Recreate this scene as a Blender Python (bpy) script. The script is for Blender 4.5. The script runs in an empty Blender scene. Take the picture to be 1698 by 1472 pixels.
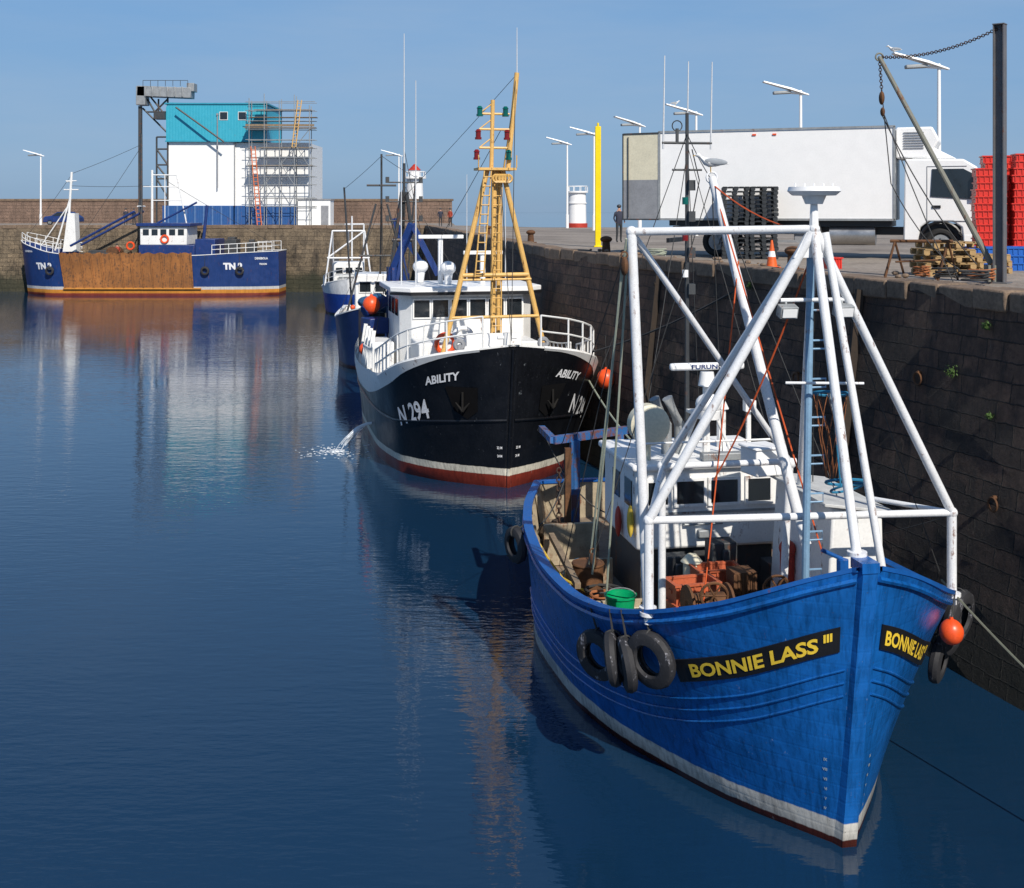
import bpy, math, random
from mathutils import Vector, Matrix
R=random.Random(7)
sc=bpy.context.scene
COL=sc.collection
rad=math.radians
# ---------------------------------------------------------------- mesh builder
class MB:
    def __init__(s): s.v=[];s.f=[];s.m=[];s.mi=0
    def add(s,vs,fs):
        o=len(s.v); s.v+=[tuple(v) for v in vs]; s.f+=[[i+o for i in f] for f in fs]; s.m+=[s.mi]*len(fs); return s
    def bb(s,x0,x1,y0,y1,z0,z1):
        return s.add([(x0,y0,z0),(x1,y0,z0),(x1,y1,z0),(x0,y1,z0),(x0,y0,z1),(x1,y0,z1),(x1,y1,z1),(x0,y1,z1)],
          [(0,3,2,1),(4,5,6,7),(0,1,5,4),(1,2,6,5),(2,3,7,6),(3,0,4,7)])
    def box(s,c,d,rz=0,rx=0,ry=0):
        M=Matrix.Translation(c)@Matrix.Rotation(rz,4,'Z')@Matrix.Rotation(rx,4,'X')@Matrix.Rotation(ry,4,'Y')
        vs=[M@Vector((a*d[0]/2,b*d[1]/2,e*d[2]/2)) for e in(-1,1) for a,b in((-1,-1),(1,-1),(1,1),(-1,1))]
        return s.add(vs,[(0,3,2,1),(4,5,6,7),(0,1,5,4),(1,2,6,5),(2,3,7,6),(3,0,4,7)])
    def frame(s,t):
        t=Vector(t).normalized(); a=Vector((0,0,1)) if abs(t.z)<.95 else Vector((0,1,0))
        x=t.cross(a).normalized(); y=x.cross(t).normalized(); return x,y
    def cyl(s,p,q,r,r2=None,n=8,ph=0):
        p=Vector(p);q=Vector(q); r2=r if r2 is None else r2
        x,y=s.frame(q-p); vs=[]
        for c,rr in((p,r),(q,r2)):
            for i in range(n):
                a=2*math.pi*i/n+ph; vs.append(c+x*math.cos(a)*rr+y*math.sin(a)*rr)
        fs=[(i,(i+1)%n,n+(i+1)%n,n+i) for i in range(n)]+[tuple(range(n))[::-1],tuple(range(n,2*n))]
        return s.add(vs,fs)
    def beam(s,p,q,w): return s.cyl(p,q,w*.7071,n=4,ph=math.pi/4)
    def path(s,pts,r,n=6,closed=False):
        pts=[Vector(p) for p in pts]; N=len(pts); vs=[]
        for i,p in enumerate(pts):
            if closed: t=pts[(i+1)%N]-pts[i-1]
            else: t=pts[min(i+1,N-1)]-pts[max(i-1,0)]
            x,y=s.frame(t)
            for k in range(n):
                a=2*math.pi*k/n; vs.append(p+x*math.cos(a)*r+y*math.sin(a)*r)
        fs=[]
        for i in range(N if closed else N-1):
            j=(i+1)%N
            for k in range(n): fs.append((i*n+k,i*n+(k+1)%n,j*n+(k+1)%n,j*n+k))
        if not closed: fs+=[tuple(range(n))[::-1],tuple(range((N-1)*n,N*n))]
        return s.add(vs,fs)
    def sag(s,p,q,d,r,n=10,k=5):
        p=Vector(p);q=Vector(q)
        return s.path([p.lerp(q,i/n)-Vector((0,0,d*4*(i/n)*(1-i/n))) for i in range(n+1)],r,k)
    def ball(s,c,r,n=12,m=8,M=None):
        if not hasattr(r,'__len__'): r=(r,r,r)
        M=M or Matrix.Identity(3); c=Vector(c); vs=[]
        for j in range(1,m):
            th=math.pi*j/m
            for i in range(n):
                a=2*math.pi*i/n; vs.append(c+M@Vector((r[0]*math.sin(th)*math.cos(a),r[1]*math.sin(th)*math.sin(a),r[2]*math.cos(th))))
        t=len(vs); vs+=[c+M@Vector((0,0,r[2])),c-M@Vector((0,0,r[2]))]
        fs=[(j*n+i,(j+1)*n+i,(j+1)*n+(i+1)%n,j*n+(i+1)%n) for j in range(m-2) for i in range(n)]
        fs+=[(t,i,(i+1)%n) for i in range(n)]+[(t+1,(m-2)*n+(i+1)%n,(m-2)*n+i) for i in range(n)]
        return s.add(vs,fs)
    def torus(s,c,Rr,r,ax=(0,0,1),n=24,m=8,sc2=1,sq=1):
        x,y=s.frame(ax); ax=Vector(ax).normalized(); c=Vector(c); vs=[]
        for i in range(n):
            a=2*math.pi*i/n; d=x*math.cos(a)+y*math.sin(a)*sc2
            dd=x*math.cos(a)+y*math.sin(a)
            for k in range(m):
                b=2*math.pi*k/m; vs.append(c+d*Rr+dd*r*math.cos(b)+ax*r*sq*math.sin(b))
        return s.add(vs,[(i*m+k,((i+1)%n)*m+k,((i+1)%n)*m+(k+1)%m,i*m+(k+1)%m) for i in range(n) for k in range(m)])
    def poly(s,pts,e):
        n=len(pts); e=Vector(e); vs=[Vector(p) for p in pts]; vs+=[p+e for p in vs]
        return s.add(vs,[tuple(range(n))[::-1],tuple(range(n,2*n))]+[(i,(i+1)%n,n+(i+1)%n,n+i) for i in range(n)])
    def obj(s,name,parent,mats,smooth=True,label=None,bev=0,ang=35):
        me=bpy.data.meshes.new(name); me.from_pydata(s.v,[],s.f)
        if not isinstance(mats,(list,tuple)): mats=[mats]
        for m in mats: me.materials.append(m)
        me.polygons.foreach_set('material_index',s.m)
        if smooth:
            me.polygons.foreach_set('use_smooth',[True]*len(s.f)); me.set_sharp_from_angle(angle=rad(ang))
        me.update()
        o=bpy.data.objects.new(name,me); COL.objects.link(o)
        if parent: o.parent=parent
        if label: o["label"]=label
        if bev:
            b=o.modifiers.new('b','BEVEL'); b.width=bev; b.segments=2; b.limit_method='ANGLE'
        return o
def thing(name,label,cat,loc=(0,0,0),rz=0,group=None,rx=0,ry=0):
    e=bpy.data.objects.new(name,None); e.empty_display_size=.3; COL.objects.link(e)
    e.location=loc; e.rotation_euler=(rx,ry,rz); e["label"]=label; e["category"]=cat
    if group: e["group"]=group
    return e
def tag(o,label,cat,group=None):
    o["label"]=label;o["category"]=cat
    if group:o["group"]=group
    return o
def copy_thing(e,loc,rz=0,label=None):
    n=e.copy(); COL.objects.link(n); n.location=loc; n.rotation_euler=(e.rotation_euler[0],e.rotation_euler[1],rz)
    if label: n["label"]=label
    for c in e.children:
        k=c.copy(); COL.objects.link(k); k.parent=n
        for g in c.children:
            h=g.copy(); COL.objects.link(h); h.parent=k
    return n
# ---------------------------------------------------------------- materials
def N(nt,t,**k):
    n=nt.nodes.new(t)
    for a,b in k.items(): setattr(n,a,b)
    return n
def c4(c): return (c[0],c[1],c[2],1)
def base(name):
    m=bpy.data.materials.new(name); m.use_nodes=True; nt=m.node_tree
    return m,nt,nt.nodes['Principled BSDF']
def noise(nt,vec,scale,detail=4,rough=.55,mapping=None):
    n=N(nt,'ShaderNodeTexNoise'); n.inputs['Scale'].default_value=scale; n.inputs['Detail'].default_value=detail; n.inputs['Roughness'].default_value=rough
    if mapping:
        mp=N(nt,'ShaderNodeMapping'); mp.inputs['Scale'].default_value=mapping; nt.links.new(vec,mp.inputs[0]); vec=mp.outputs[0]
    nt.links.new(vec,n.inputs['Vector']); return n.outputs['Fac']
def ramp(nt,fac,stops,interp='LINEAR'):
    r=N(nt,'ShaderNodeValToRGB'); r.color_ramp.interpolation=interp
    e=r.color_ramp.elements
    while len(e)<len(stops): e.new(.5)
    for x,(p,c) in zip(e,stops):
        x.position=p; x.color=c4(c) if hasattr(c,'__len__') else (c,c,c,1)
    nt.links.new(fac,r.inputs[0]); return r.outputs[0]
def mix(nt,fac,a,b,mode='MIX'):
    n=N(nt,'ShaderNodeMix',data_type='RGBA',blend_type=mode)
    for s,v in((n.inputs[0],fac),(n.inputs[6],a),(n.inputs[7],b)):
        if isinstance(v,(int,float)): s.default_value=v
        elif isinstance(v,tuple): s.default_value=c4(v)
        else: nt.links.new(v,s)
    return n.outputs[2]
def mth(nt,op,a,b=0,c=None):
    n=N(nt,'ShaderNodeMath',operation=op)
    for i,v in enumerate((a,b) if c is None else (a,b,c)):
        if isinstance(v,(int,float)): n.inputs[i].default_value=v
        else: nt.links.new(v,n.inputs[i])
    return n.outputs[0]
def bump(nt,h,strength,dist,b):
    n=N(nt,'ShaderNodeBump'); n.inputs['Strength'].default_value=strength; n.inputs['Distance'].default_value=dist
    nt.links.new(h,n.inputs['Height']); nt.links.new(n.outputs[0],b.inputs['Normal'])
RUST=(.16,.055,.02)
def mat(name,col,rough=.5,metal=0,var=.25,scale=2.5,bmp=0.,bscale=20,rust=0,rustcol=RUST,spec=.5,fine=.12):
    m,nt,b=base(name); tc=N(nt,'ShaderNodeTexCoord').outputs['Object']
    f=noise(nt,tc,scale,5,.6)
    c=mix(nt,1.0,c4(col)[:3],ramp(nt,f,[(.3,1-var),(.7,1.0)]),'MULTIPLY')
    f2=noise(nt,tc,scale*9,3,.6)
    c=mix(nt,1.0,c,ramp(nt,f2,[(.35,1-fine),(.6,1.0)]),'MULTIPLY')
    if rust>0:
        s=noise(nt,tc,1.0,5,.7,(7,7,.9)); s2=noise(nt,tc,5,6,.7)
        k=mth(nt,'MULTIPLY',mth(nt,'ADD',s,s2),.5)
        k=ramp(nt,k,[(.60-rust*.2,0.),(.66-rust*.18,1.)])
        c=mix(nt,mth(nt,'MULTIPLY',k,.85),c,rustcol)
    nt.links.new(c,b.inputs['Base Color'])
    nt.links.new(ramp(nt,f,[(.2,max(0,rough-.08)),(.8,min(1,rough+.12))]),b.inputs['Roughness'])
    b.inputs['Metallic'].default_value=metal; b.inputs['Specular IOR Level'].default_value=spec
    if bmp>0: bump(nt,noise(nt,tc,bscale,4,.6),1,bmp,b)
    return m
def hullmat(name,bands,rough=.4,planks=0,rust=.0,scuff=.2,scr=.35):
    m,nt,b=base(name); tc=N(nt,'ShaderNodeTexCoord').outputs['Object']
    sep=N(nt,'ShaderNodeSeparateXYZ'); nt.links.new(tc,sep.inputs[0]); z=sep.outputs[2]
    zz=mth(nt,'ADD',z,mth(nt,'MULTIPLY',mth(nt,'SUBTRACT',noise(nt,tc,4,4),.5),.05))
    c=bands[0][1]
    for zl,cc in bands[1:]:
        c=mix(nt,ramp(nt,mth(nt,'ADD',mth(nt,'MULTIPLY',mth(nt,'SUBTRACT',zz,zl),12),.5),[(.4,0.),(.6,1.)]),c,cc)
    v=noise(nt,tc,1.3,5,.6); c=mix(nt,1.,c,ramp(nt,v,[(.3,1-scuff),(.7,1.)]),'MULTIPLY')
    st=noise(nt,tc,1,5,.7,(14,14,.7)); c=mix(nt,1.,c,ramp(nt,st,[(.32,1-scuff*1.3),(.55,1.)]),'MULTIPLY')
    s1=noise(nt,tc,1,6,.8,(6,6,2.2)); c=mix(nt,mth(nt,'MULTIPLY',ramp(nt,s1,[(.65,0.),(.70,1.)]),scr),c,(.45,.5,.55))
    s2=noise(nt,tc,1,6,.75,(9,9,.9)); lim=.74-rust*.2
    c=mix(nt,mth(nt,'MULTIPLY',ramp(nt,s2,[(lim,0.),(lim+.05,1.)]),.8),c,RUST)
    s3=noise(nt,tc,22,5,.7); c=mix(nt,mth(nt,'MULTIPLY',ramp(nt,s3,[(.64,0.),(.68,1.)]),.6),c,(.05,.05,.055))
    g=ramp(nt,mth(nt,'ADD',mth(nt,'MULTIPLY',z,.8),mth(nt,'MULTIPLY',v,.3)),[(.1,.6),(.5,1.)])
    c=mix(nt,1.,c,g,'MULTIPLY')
    nt.links.new(c,b.inputs['Base Color'])
    nt.links.new(ramp(nt,v,[(.2,rough-.08),(.8,rough+.15)]),b.inputs['Roughness'])
    h=noise(nt,tc,2.2,3)
    if planks:
        w=N(nt,'ShaderNodeTexWave'); w.bands_direction='Z'; w.inputs['Scale'].default_value=planks; w.inputs['Distortion'].default_value=.6; w.inputs['Detail Scale'].default_value=.3
        nt.links.new(tc,w.inputs[0]); h=mth(nt,'ADD',mth(nt,'MULTIPLY',h,6.),mth(nt,'MULTIPLY',ramp(nt,w.outputs['Fac'],[(0,.0),(.10,1.)]),.4))
        bump(nt,h,.6,.005,b)
    else: bump(nt,h,.5,.03,b)
    return m
WHITE=mat('white_paint',(.84,.84,.82),.42,var=.10,rust=.14,fine=.08)
WHITEC=mat('white_clean',(.86,.86,.85),.4,var=.05,fine=.04)
GANTRY=mat('gantry_white',(.82,.83,.84),.35,var=.12,rust=.16,scale=5,bmp=.0015)
CREAM=mat('cream_panel',(.74,.69,.52),.5,var=.12)
GREY=mat('grey_panel',(.30,.31,.33),.5)
STEEL=mat('galvanised',(.36,.38,.39),.5,.3,var=.3,rust=.15)
LSTEEL=mat('pale_antenna',(.62,.64,.66),.5,var=.1)
DSTEEL=mat('dark_steel',(.06,.065,.07),.55,.2,rust=.25)
SCUFF=mat('scuffed_rubber',(.026,.026,.03),.7,var=.4,rust=.14,rustcol=(.34,.34,.38),bmp=.006,bscale=10)
BPAINT=mat('black_paint',(.012,.012,.014),.4)
MATTE=mat('matte_black',(.006,.006,.007),.9,spec=.1)
BLUE=mat('blue_paint',(.010,.11,.40),.38,rust=.1)
BLUEP=mat('pole_blue_grey',(.25,.42,.60),.4,rust=.1)
NAVY=mat('navy_paint',(.012,.04,.18),.42,rust=.15)
TEAL=mat('teal_cladding',(.03,.30,.42),.45,var=.15)
OCHRE=mat('ochre_paint',(.76,.46,.14),.42,var=.15,rust=.18)
YEL=mat('yellow_paint',(.88,.66,.0),.4,var=.1)
YTXT=mat('yellow_letters',(.9,.62,.05),.5,var=.05)
DTXT=mat('draught_paint',(.40,.47,.45),.5,var=.3)
WTXT=mat('white_letters',(.85,.86,.88),.5,var=.15,rust=.05)
RED=mat('red_plastic',(.72,.035,.02),.4,var=.2)
REDB=mat('red_paint',(.5,.04,.02),.5)
ORANGE=mat('orange_buoy',(.9,.10,.02),.35,var=.2,scale=5)
GREEN=mat('green_plastic',(.0,.35,.13),.35,var=.15)
BLUEPL=mat('blue_plastic',(.01,.12,.5),.4)
RUSTM=mat('rusty_steel',(.17,.075,.03),.8,.1,var=.6,scale=4,bmp=.01)
WOOD=mat('weathered_wood',(.30,.22,.14),.75,var=.45,scale=6,bmp=.006)
DWOOD=mat('dark_timber',(.045,.03,.02),.85,var=.5,scale=6,bmp=.01)
PWOOD=mat('pallet_wood',(.46,.30,.13),.75,var=.4,scale=5,bmp=.004)
DECK=mat('worn_deck',(.28,.22,.16),.75,var=.5,scale=3,rust=.35,bmp=.006)
BUFF=mat('buff_bulwark',(.46,.38,.26),.6,var=.45,rust=.35,scale=3,bmp=.004)
GLASS=mat('dark_glass',(.015,.02,.025),.08,var=.2,spec=.9)
ROPEG=mat('pale_green_rope',(.42,.46,.36),.85,bmp=.003,bscale=60)
ROPED=mat('dark_rope',(.05,.05,.05),.85)
ROPEO=mat('orange_rope',(.65,.10,.02),.8)
NETM=mat('net_twine',(.40,.14,.05),.85)
ROPEY=mat('yellow_rope',(.7,.5,.06),.8)
ROPEB=mat('blue_rope',(.02,.2,.36),.8)
GREENL=mat('green_lamp',(.0,.12,.10),.2)
REDL=mat('red_lamp',(.22,.01,.01),.2)
FEATH=mat('gull_white',(.8,.8,.78),.8,var=.06)
GWING=mat('gull_grey',(.32,.35,.38),.8,var=.1)
BEAK=mat('gull_beak',(.7,.42,.05),.5)
SKIN=mat('skin',(.5,.28,.2),.6)
JACK=mat('dark_jacket',(.03,.035,.06),.8)
HIVIS=mat('red_jacket',(.4,.06,.03),.8)
TROU=mat('trousers',(.04,.045,.05),.85)
TYREM=mat('truck_tyre',(.02,.02,.02),.8)
CHROME=mat('tank_metal',(.5,.5,.5),.35,.8)
BPLAS=mat('black_plastic',(.03,.035,.04),.5,var=.3)
CHAIN=mat('rusty_chain',(.12,.07,.05),.7,.4,var=.5)
WEED=mat('weed_leaf',(.06,.12,.02),.7)
SAL=mat('salmon_plastic',(.60,.14,.06),.5,var=.35,rust=.2)
def corr(name,col,scale,rust=.1,st=.35):
    m=mat(name,col,.45,var=.08,rust=rust,fine=.05); nt=m.node_tree; b=nt.nodes['Principled BSDF']
    tc=N(nt,'ShaderNodeTexCoord').outputs['Object']
    w=N(nt,'ShaderNodeTexWave'); w.bands_direction='X'; w.inputs['Scale'].default_value=scale; nt.links.new(tc,w.inputs[0])
    bump(nt,w.outputs['Fac'],st,.03,b); return m
WCLAD=corr('white_cladding',(.86,.87,.86),1.2,.03,.12); TCLAD=corr('teal_cladding_ribbed',(.035,.37,.50),1.0,.02,.3); BCLAD=corr('blue_container',(.02,.09,.28),1.6,.15)
def stone(name,c1,c2,mortar,bw=.75,bh=.36,weed=1.2,top=(.2,.16,.12),tv=.5):
    m,nt,b=base(name); uv=N(nt,'ShaderNodeUVMap').outputs[0]; tc=N(nt,'ShaderNodeTexCoord').outputs['Object']
    wn=N(nt,'ShaderNodeTexNoise'); wn.inputs['Scale'].default_value=1.8; wn.inputs['Detail'].default_value=7; wn.inputs['Roughness'].default_value=.72; nt.links.new(tc,wn.inputs['Vector'])
    off=N(nt,'ShaderNodeVectorMath',operation='MULTIPLY_ADD'); nt.links.new(wn.outputs['Color'],off.inputs[0]); off.inputs[1].default_value=(.18,.13,0); nt.links.new(uv,off.inputs[2])
    def brick(w_,h_,o_):
        br=N(nt,'ShaderNodeTexBrick'); nt.links.new(off.outputs[0],br.inputs['Vector'])
        br.inputs['Color1'].default_value=c4(c1); br.inputs['Color2'].default_value=c4(c2); br.inputs['Mortar'].default_value=c4(mortar)
        br.inputs['Scale'].default_value=1; br.inputs['Mortar Size'].default_value=.02; br.inputs['Mortar Smooth'].default_value=.9; br.inputs['Brick Width'].default_value=w_; br.inputs['Row Height'].default_value=h_; br.offset=o_; br.inputs['Bias'].default_value=-.15
        br.squash=.6; br.squash_frequency=3; return br
    br=brick(bw,bh,.43); b2=brick(bw*1.4,bh*1.0,.3)
    sel=ramp(nt,noise(nt,tc,.45,2,.5),[(.49,0.),(.51,1.)])
    c=mix(nt,sel,br.outputs['Color'],b2.outputs['Color']); bf=mix(nt,sel,br.outputs['Fac'],b2.outputs['Fac'])
    f=noise(nt,tc,.5,6,.65); c=mix(nt,1.,c,ramp(nt,f,[(.3,.35),(.65,1.25)]),'MULTIPLY')
    f3=noise(nt,tc,5,8,.78); c=mix(nt,1.,c,ramp(nt,f3,[(.32,.4),(.65,1.45)]),'MULTIPLY')
    st=noise(nt,tc,1,5,.65,(2.5,2.5,.25)); c=mix(nt,mth(nt,'MULTIPLY',ramp(nt,st,[(.50,0.),(.64,1.)]),.6),c,(.016,.013,.011))
    wh=noise(nt,tc,1,6,.7,(5,5,.8)); c=mix(nt,mth(nt,'MULTIPLY',ramp(nt,wh,[(.66,0.),(.72,1.)]),.35),c,(.3,.27,.22))
    sep=N(nt,'ShaderNodeSeparateXYZ'); nt.links.new(tc,sep.inputs[0])
    zf=mth(nt,'ADD',sep.outputs[2],mth(nt,'MULTIPLY',f,1.6))
    c=mix(nt,mth(nt,'MULTIPLY',ramp(nt,mth(nt,'MULTIPLY',zf,.1),[(.5,0.),(.78,1.)]),tv),c,top)
    g=ramp(nt,mth(nt,'MULTIPLY',zf,.1),[(weed*.1+.05,1.),(weed*.1+.16,0.)])
    c=mix(nt,mth(nt,'MULTIPLY',g,.85),c,(.022,.026,.012))
    nt.links.new(c,b.inputs['Base Color']); b.inputs['Roughness'].default_value=.8
    h=mth(nt,'ADD',mth(nt,'MULTIPLY',bf,-.9),mth(nt,'MULTIPLY',f3,2.2)); bump(nt,h,1,.06,b)
    return m
STONE=stone('quay_stone',(.18,.095,.058),(.045,.031,.023),(.016,.012,.009),weed=1.0,top=(.15,.095,.065),tv=.25)
STONEF=stone('far_quay_stone',(.20,.15,.095),(.13,.10,.065),(.07,.055,.04),bw=1.2,bh=.45,weed=1.6,top=(.20,.15,.10))
STONEB=stone('breakwater_stone',(.23,.15,.11),(.17,.115,.085),(.11,.08,.06),bw=1.2,bh=.4,weed=-5,top=(.21,.14,.105))
def ground():
    m,nt,b=base('quay_concrete'); tc=N(nt,'ShaderNodeTexCoord').outputs['Object']
    f=noise(nt,tc,.25,6,.65); f2=noise(nt,tc,6,6,.7)
    c=ramp(nt,f,[(.3,(.16,.13,.105)),(.5,(.27,.23,.19)),(.7,(.35,.30,.25))])
    c=mix(nt,1.,c,ramp(nt,f2,[(.3,.6),(.65,1.15)]),'MULTIPLY')
    nt.links.new(c,b.inputs['Base Color']); b.inputs['Roughness'].default_value=.85; bump(nt,f2,1,.03,b); return m
GROUND=ground()
COPE=mat('coping_stone',(.27,.19,.13),.85,var=.55,scale=1.5,bmp=.03,bscale=6,fine=.3)
def water():
    m,nt,b=base('harbour_water'); tc=N(nt,'ShaderNodeTexCoord').outputs['Object']
    b.inputs['Base Color'].default_value=(.005,.026,.062,1); b.inputs['Roughness'].default_value=.02; b.inputs['IOR'].default_value=1.5
    a=noise(nt,tc,1,3,.55,(.9,2.4,1)); a2=noise(nt,tc,1,3,.5,(2.4,7.0,1)); a3=noise(nt,tc,1,2,.5,(.16,.35,1))
    patch=ramp(nt,noise(nt,tc,.07,3,.5),[(.38,.4),(.62,1.)])
    h=mth(nt,'ADD',mth(nt,'MULTIPLY',a,1.0),mth(nt,'MULTIPLY',a2,.6)); h=mth(nt,'MULTIPLY',h,patch); h=mth(nt,'ADD',h,mth(nt,'MULTIPLY',a3,.6))
    bump(nt,h,1.,.013,b); return m
WATER=water()
# ---------------------------------------------------------------- text
def text2d(s,size,bold=.0,shear=0):
    cu=bpy.data.curves.new('t','FONT'); cu.body=s; cu.size=size; cu.offset=bold; cu.shear=shear; cu.resolution_u=3
    o=bpy.data.objects.new('t',cu); COL.objects.link(o); bpy.context.view_layer.update()
    dg=bpy.context.evaluated_depsgraph_get(); me=bpy.data.meshes.new_from_object(o.evaluated_get(dg))
    vs=[v.co.copy() for v in me.vertices]; fs=[list(p.vertices) for p in me.polygons]
    bpy.data.objects.remove(o); bpy.data.meshes.remove(me)
    x0=min(v.x for v in vs);x1=max(v.x for v in vs);y0=min(v.y for v in vs)
    for v in vs: v.x-=x0; v.y-=y0
    return vs,fs,x1-x0
# ---------------------------------------------------------------- hulls
def interp(xs,ys):
    n=len(xs); d=[(ys[i+1]-ys[i])/(xs[i+1]-xs[i]) for i in range(n-1)]
    m=[d[0]]+[0 if d[i-1]*d[i]<=0 else 2*d[i-1]*d[i]/(d[i-1]+d[i]) for i in range(1,n-1)]+[d[-1]]
    def f(x):
        x=min(max(x,xs[0]),xs[-1]); i=0
        while i<n-2 and x>xs[i+1]: i+=1
        h=xs[i+1]-xs[i]; t=(x-xs[i])/h
        return (2*t**3-3*t*t+1)*ys[i]+(t**3-2*t*t+t)*h*m[i]+(-2*t**3+3*t*t)*ys[i+1]+(t**3-t*t)*h*m[i+1]
    return f
class Hull:
    def __init__(s,L,rake,S,B,Z,WS,WB,flare=1.3):
        s.L=L;s.rake=rake;s.fl=flare
        s.bd=interp([x/L for x in S],B); s.sh=interp([x/L for x in S],Z); s.wl=interp([(x-rake)/(L-rake) for x in WS],WB)
    def raw(s,side,u,z):
        zs=s.sh(u); t=z/zs; s0=s.rake*(1-max(min(t,1.2),-.3)); y=s0+(s.L-s0)*u
        w=s.wl(u); b=s.bd(u)
        w=w+(b-w)*t**s.fl if t>=0 else w*(1+.5*z/.7)
        return Vector((side*w,y,z))
    def pt(s,side,u,z,off=0):
        p=s.raw(side,u,z)
        if off:
            e=.004; u1=min(u,1-e); a=s.raw(side,u1+e,z)-s.raw(side,u1,z); b=s.raw(side,u,z+.02)-p
            n=a.cross(b).normalized()
            if n.x*side<0: n=-n
            p=p+n*off
        return p
    def mesh(s,parent,hm,inner,deckm,bul=.8,thick=.1,capm=None,capw=.18,deckfn=None,nm='hull'):
        n=52; us=[(i/n)**1.7 for i in range(n+1)]; ts=[i/10 for i in range(11)]
        mb=MB(); cols=[]
        for u in us:
            zs=s.sh(u); zz=[-.7,-.3]+[t*zs for t in ts]; cols.append(zz)
        k=len(cols[0]); vs=[]
        for side in(-1,1):
            for u,zz in zip(us,cols): vs+=[s.raw(side,u,z) for z in zz]
        fs=[]; M=(n+1)*k
        for sd in(0,1):
            for i in range(n):
                for j in range(k-1):
                    q=(sd*M+i*k+j,sd*M+i*k+j+1,sd*M+(i+1)*k+j+1,sd*M+(i+1)*k+j); fs.append(q if sd else q[::-1])
        for j in range(k-1):
            fs.append((j,j+1,M+j+1,M+j)[::-1]); a=n*k; fs.append((a+j,a+j+1,M+a+j+1,M+a+j))
        mb.add(vs,fs)
        h=mb.obj(nm,parent,hm,ang=50)
        df=deckfn or (lambda u: s.sh(u)-bul)
        def inn(u,z):
            p=s.raw(1,u,z); e=.003; u1=min(u,1-e); a=s.raw(1,u1+e,z)-s.raw(1,u1,z); k_=min(3.5,1/max(.05,abs(a.y)/a.length))
            w=max(p.x-thick*k_,.0); yy=p.y+thick*(2 if u<.004 else 0)-(thick if u>.98 else 0)
            return w,yy
        mb=MB(); q=5
        for side in(-1,1):
            vs=[]
            for u in us:
                for j in range(q):
                    z=s.sh(u)+(df(u)-s.sh(u))*j/(q-1); w,yy=inn(u,z); vs.append((side*w,yy,z))
            fs=[(q*i+j,q*i+j+1,q*i+q+j+1,q*i+q+j) for i in range(n) for j in range(q-1)]; mb.add(vs,fs)
        p=vs[-q];r_=vs[-1]; mb.add([(p[0],p[1],p[2]),(r_[0],r_[1],r_[2]),(-r_[0],r_[1],r_[2]),(-p[0],p[1],p[2])],[(0,1,2,3)])
        mb.obj('bulwark',parent,inner)
        mb=MB()
        for side in(-1,1):
            vs=[]
            for u in us:
                p=s.raw(side,u,s.sh(u)); z=p.z
                o=abs(p.x)+.03; i_=max(abs(p.x)-capw,0.0)
                vs+=[(side*o,p.y-(.04 if u==0 else 0),z-.01),(side*o,p.y-(.04 if u==0 else 0),z+.05),(side*i_,p.y,z+.05),(side*i_,p.y,z-.01)]
            for i in range(n):
                for a in range(4):
                    b=(a+1)%4; mb.add([vs[4*i+a],vs[4*i+b],vs[4*i+4+b],vs[4*i+4+a]],[(0,1,2,3)])
        p=s.raw(1,1,s.sh(1)); mb.bb(-p.x,p.x,p.y-capw+.02,p.y+.03,p.z-.008,p.z+.048)
        mb.obj('cap_rail',parent,capm or inner)
        mb=MB(); vs=[]
        for u in us:
            w,yy=inn(u,df(u)); vs+=[(-w,yy,df(u)),(w,yy,df(u))]
        mb.add(vs,[(2*i,2*i+1,2*i+3,2*i+2) for i in range(n)]); mb.obj('deck',parent,deckm)
        return h
    def arc(s,side,drop,ustart,total,n=60):
        tab=[(ustart,0)]; u=ustart; L=0; p=s.raw(side,u,s.sh(u)-drop)
        while L<total+.5 and u<.99:
            u+=.002; q=s.raw(side,u,s.sh(u)-drop); L+=(q-p).length; p=q; tab.append((u,L))
        def f(l):
            l=max(l,0)
            for i in range(1,len(tab)):
                if tab[i][1]>=l:
                    a,b=tab[i-1],tab[i]; return a[0]+(b[0]-a[0])*(l-a[1])/max(b[1]-a[1],1e-9)
            return tab[-1][0]
        return f
    def place(s,vs,fs,width,side,drop,ustart,arcstart,off,flip,mb,level=False):
        f=s.arc(side,drop,ustart,arcstart+width+.2); out=[]
        for v in vs:
            a=arcstart+(width-v.x if flip else v.x); u=f(a); out.append(s.pt(side,u,s.sh(u)-drop+v.y,off))
        mb.add(out,fs)
def railing(H,parent,side,u0,u1,n,h,m,z0=.04,inset=.1,levels=(.5,1),name='railing',r=.025):
    mb=MB(); tops=[]
    for i in range(n+1):
        u=u0+(u1-u0)*i/n; p=H.raw(side,u,H.sh(u)); p.x-=side*inset; p.z+=z0; q=p+Vector((0,0,h)); mb.cyl(p,q,r,n=6); tops.append((p,q))
    for l in levels: mb.path([p.lerp(q,l) for p,q in tops],r,6)
    return mb.obj(name,parent,m)
def window(parent,c,w,h,face='y',fm=WHITE,gm=GLASS,d=.05,name='window'):
    x,y,z=c; mb=MB()
    mb.bb(x-w/2,x+w/2,y-d*.5,y+.01,z-h/2,z+h/2); o=mb.obj(name,parent,gm,False)
    mb=MB(); t=.05
    for a in((x-w/2-t,x+w/2+t,z+h/2,z+h/2+t),(x-w/2-t,x+w/2+t,z-h/2-t,z-h/2),(x-w/2-t,x-w/2,z-h/2,z+h/2),(x+w/2,x+w/2+t,z-h/2,z+h/2)):
        mb.bb(a[0],a[1],y-d,y+.012,a[2],a[3])
    f=mb.obj('window_frame',o,fm,False); return o

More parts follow.
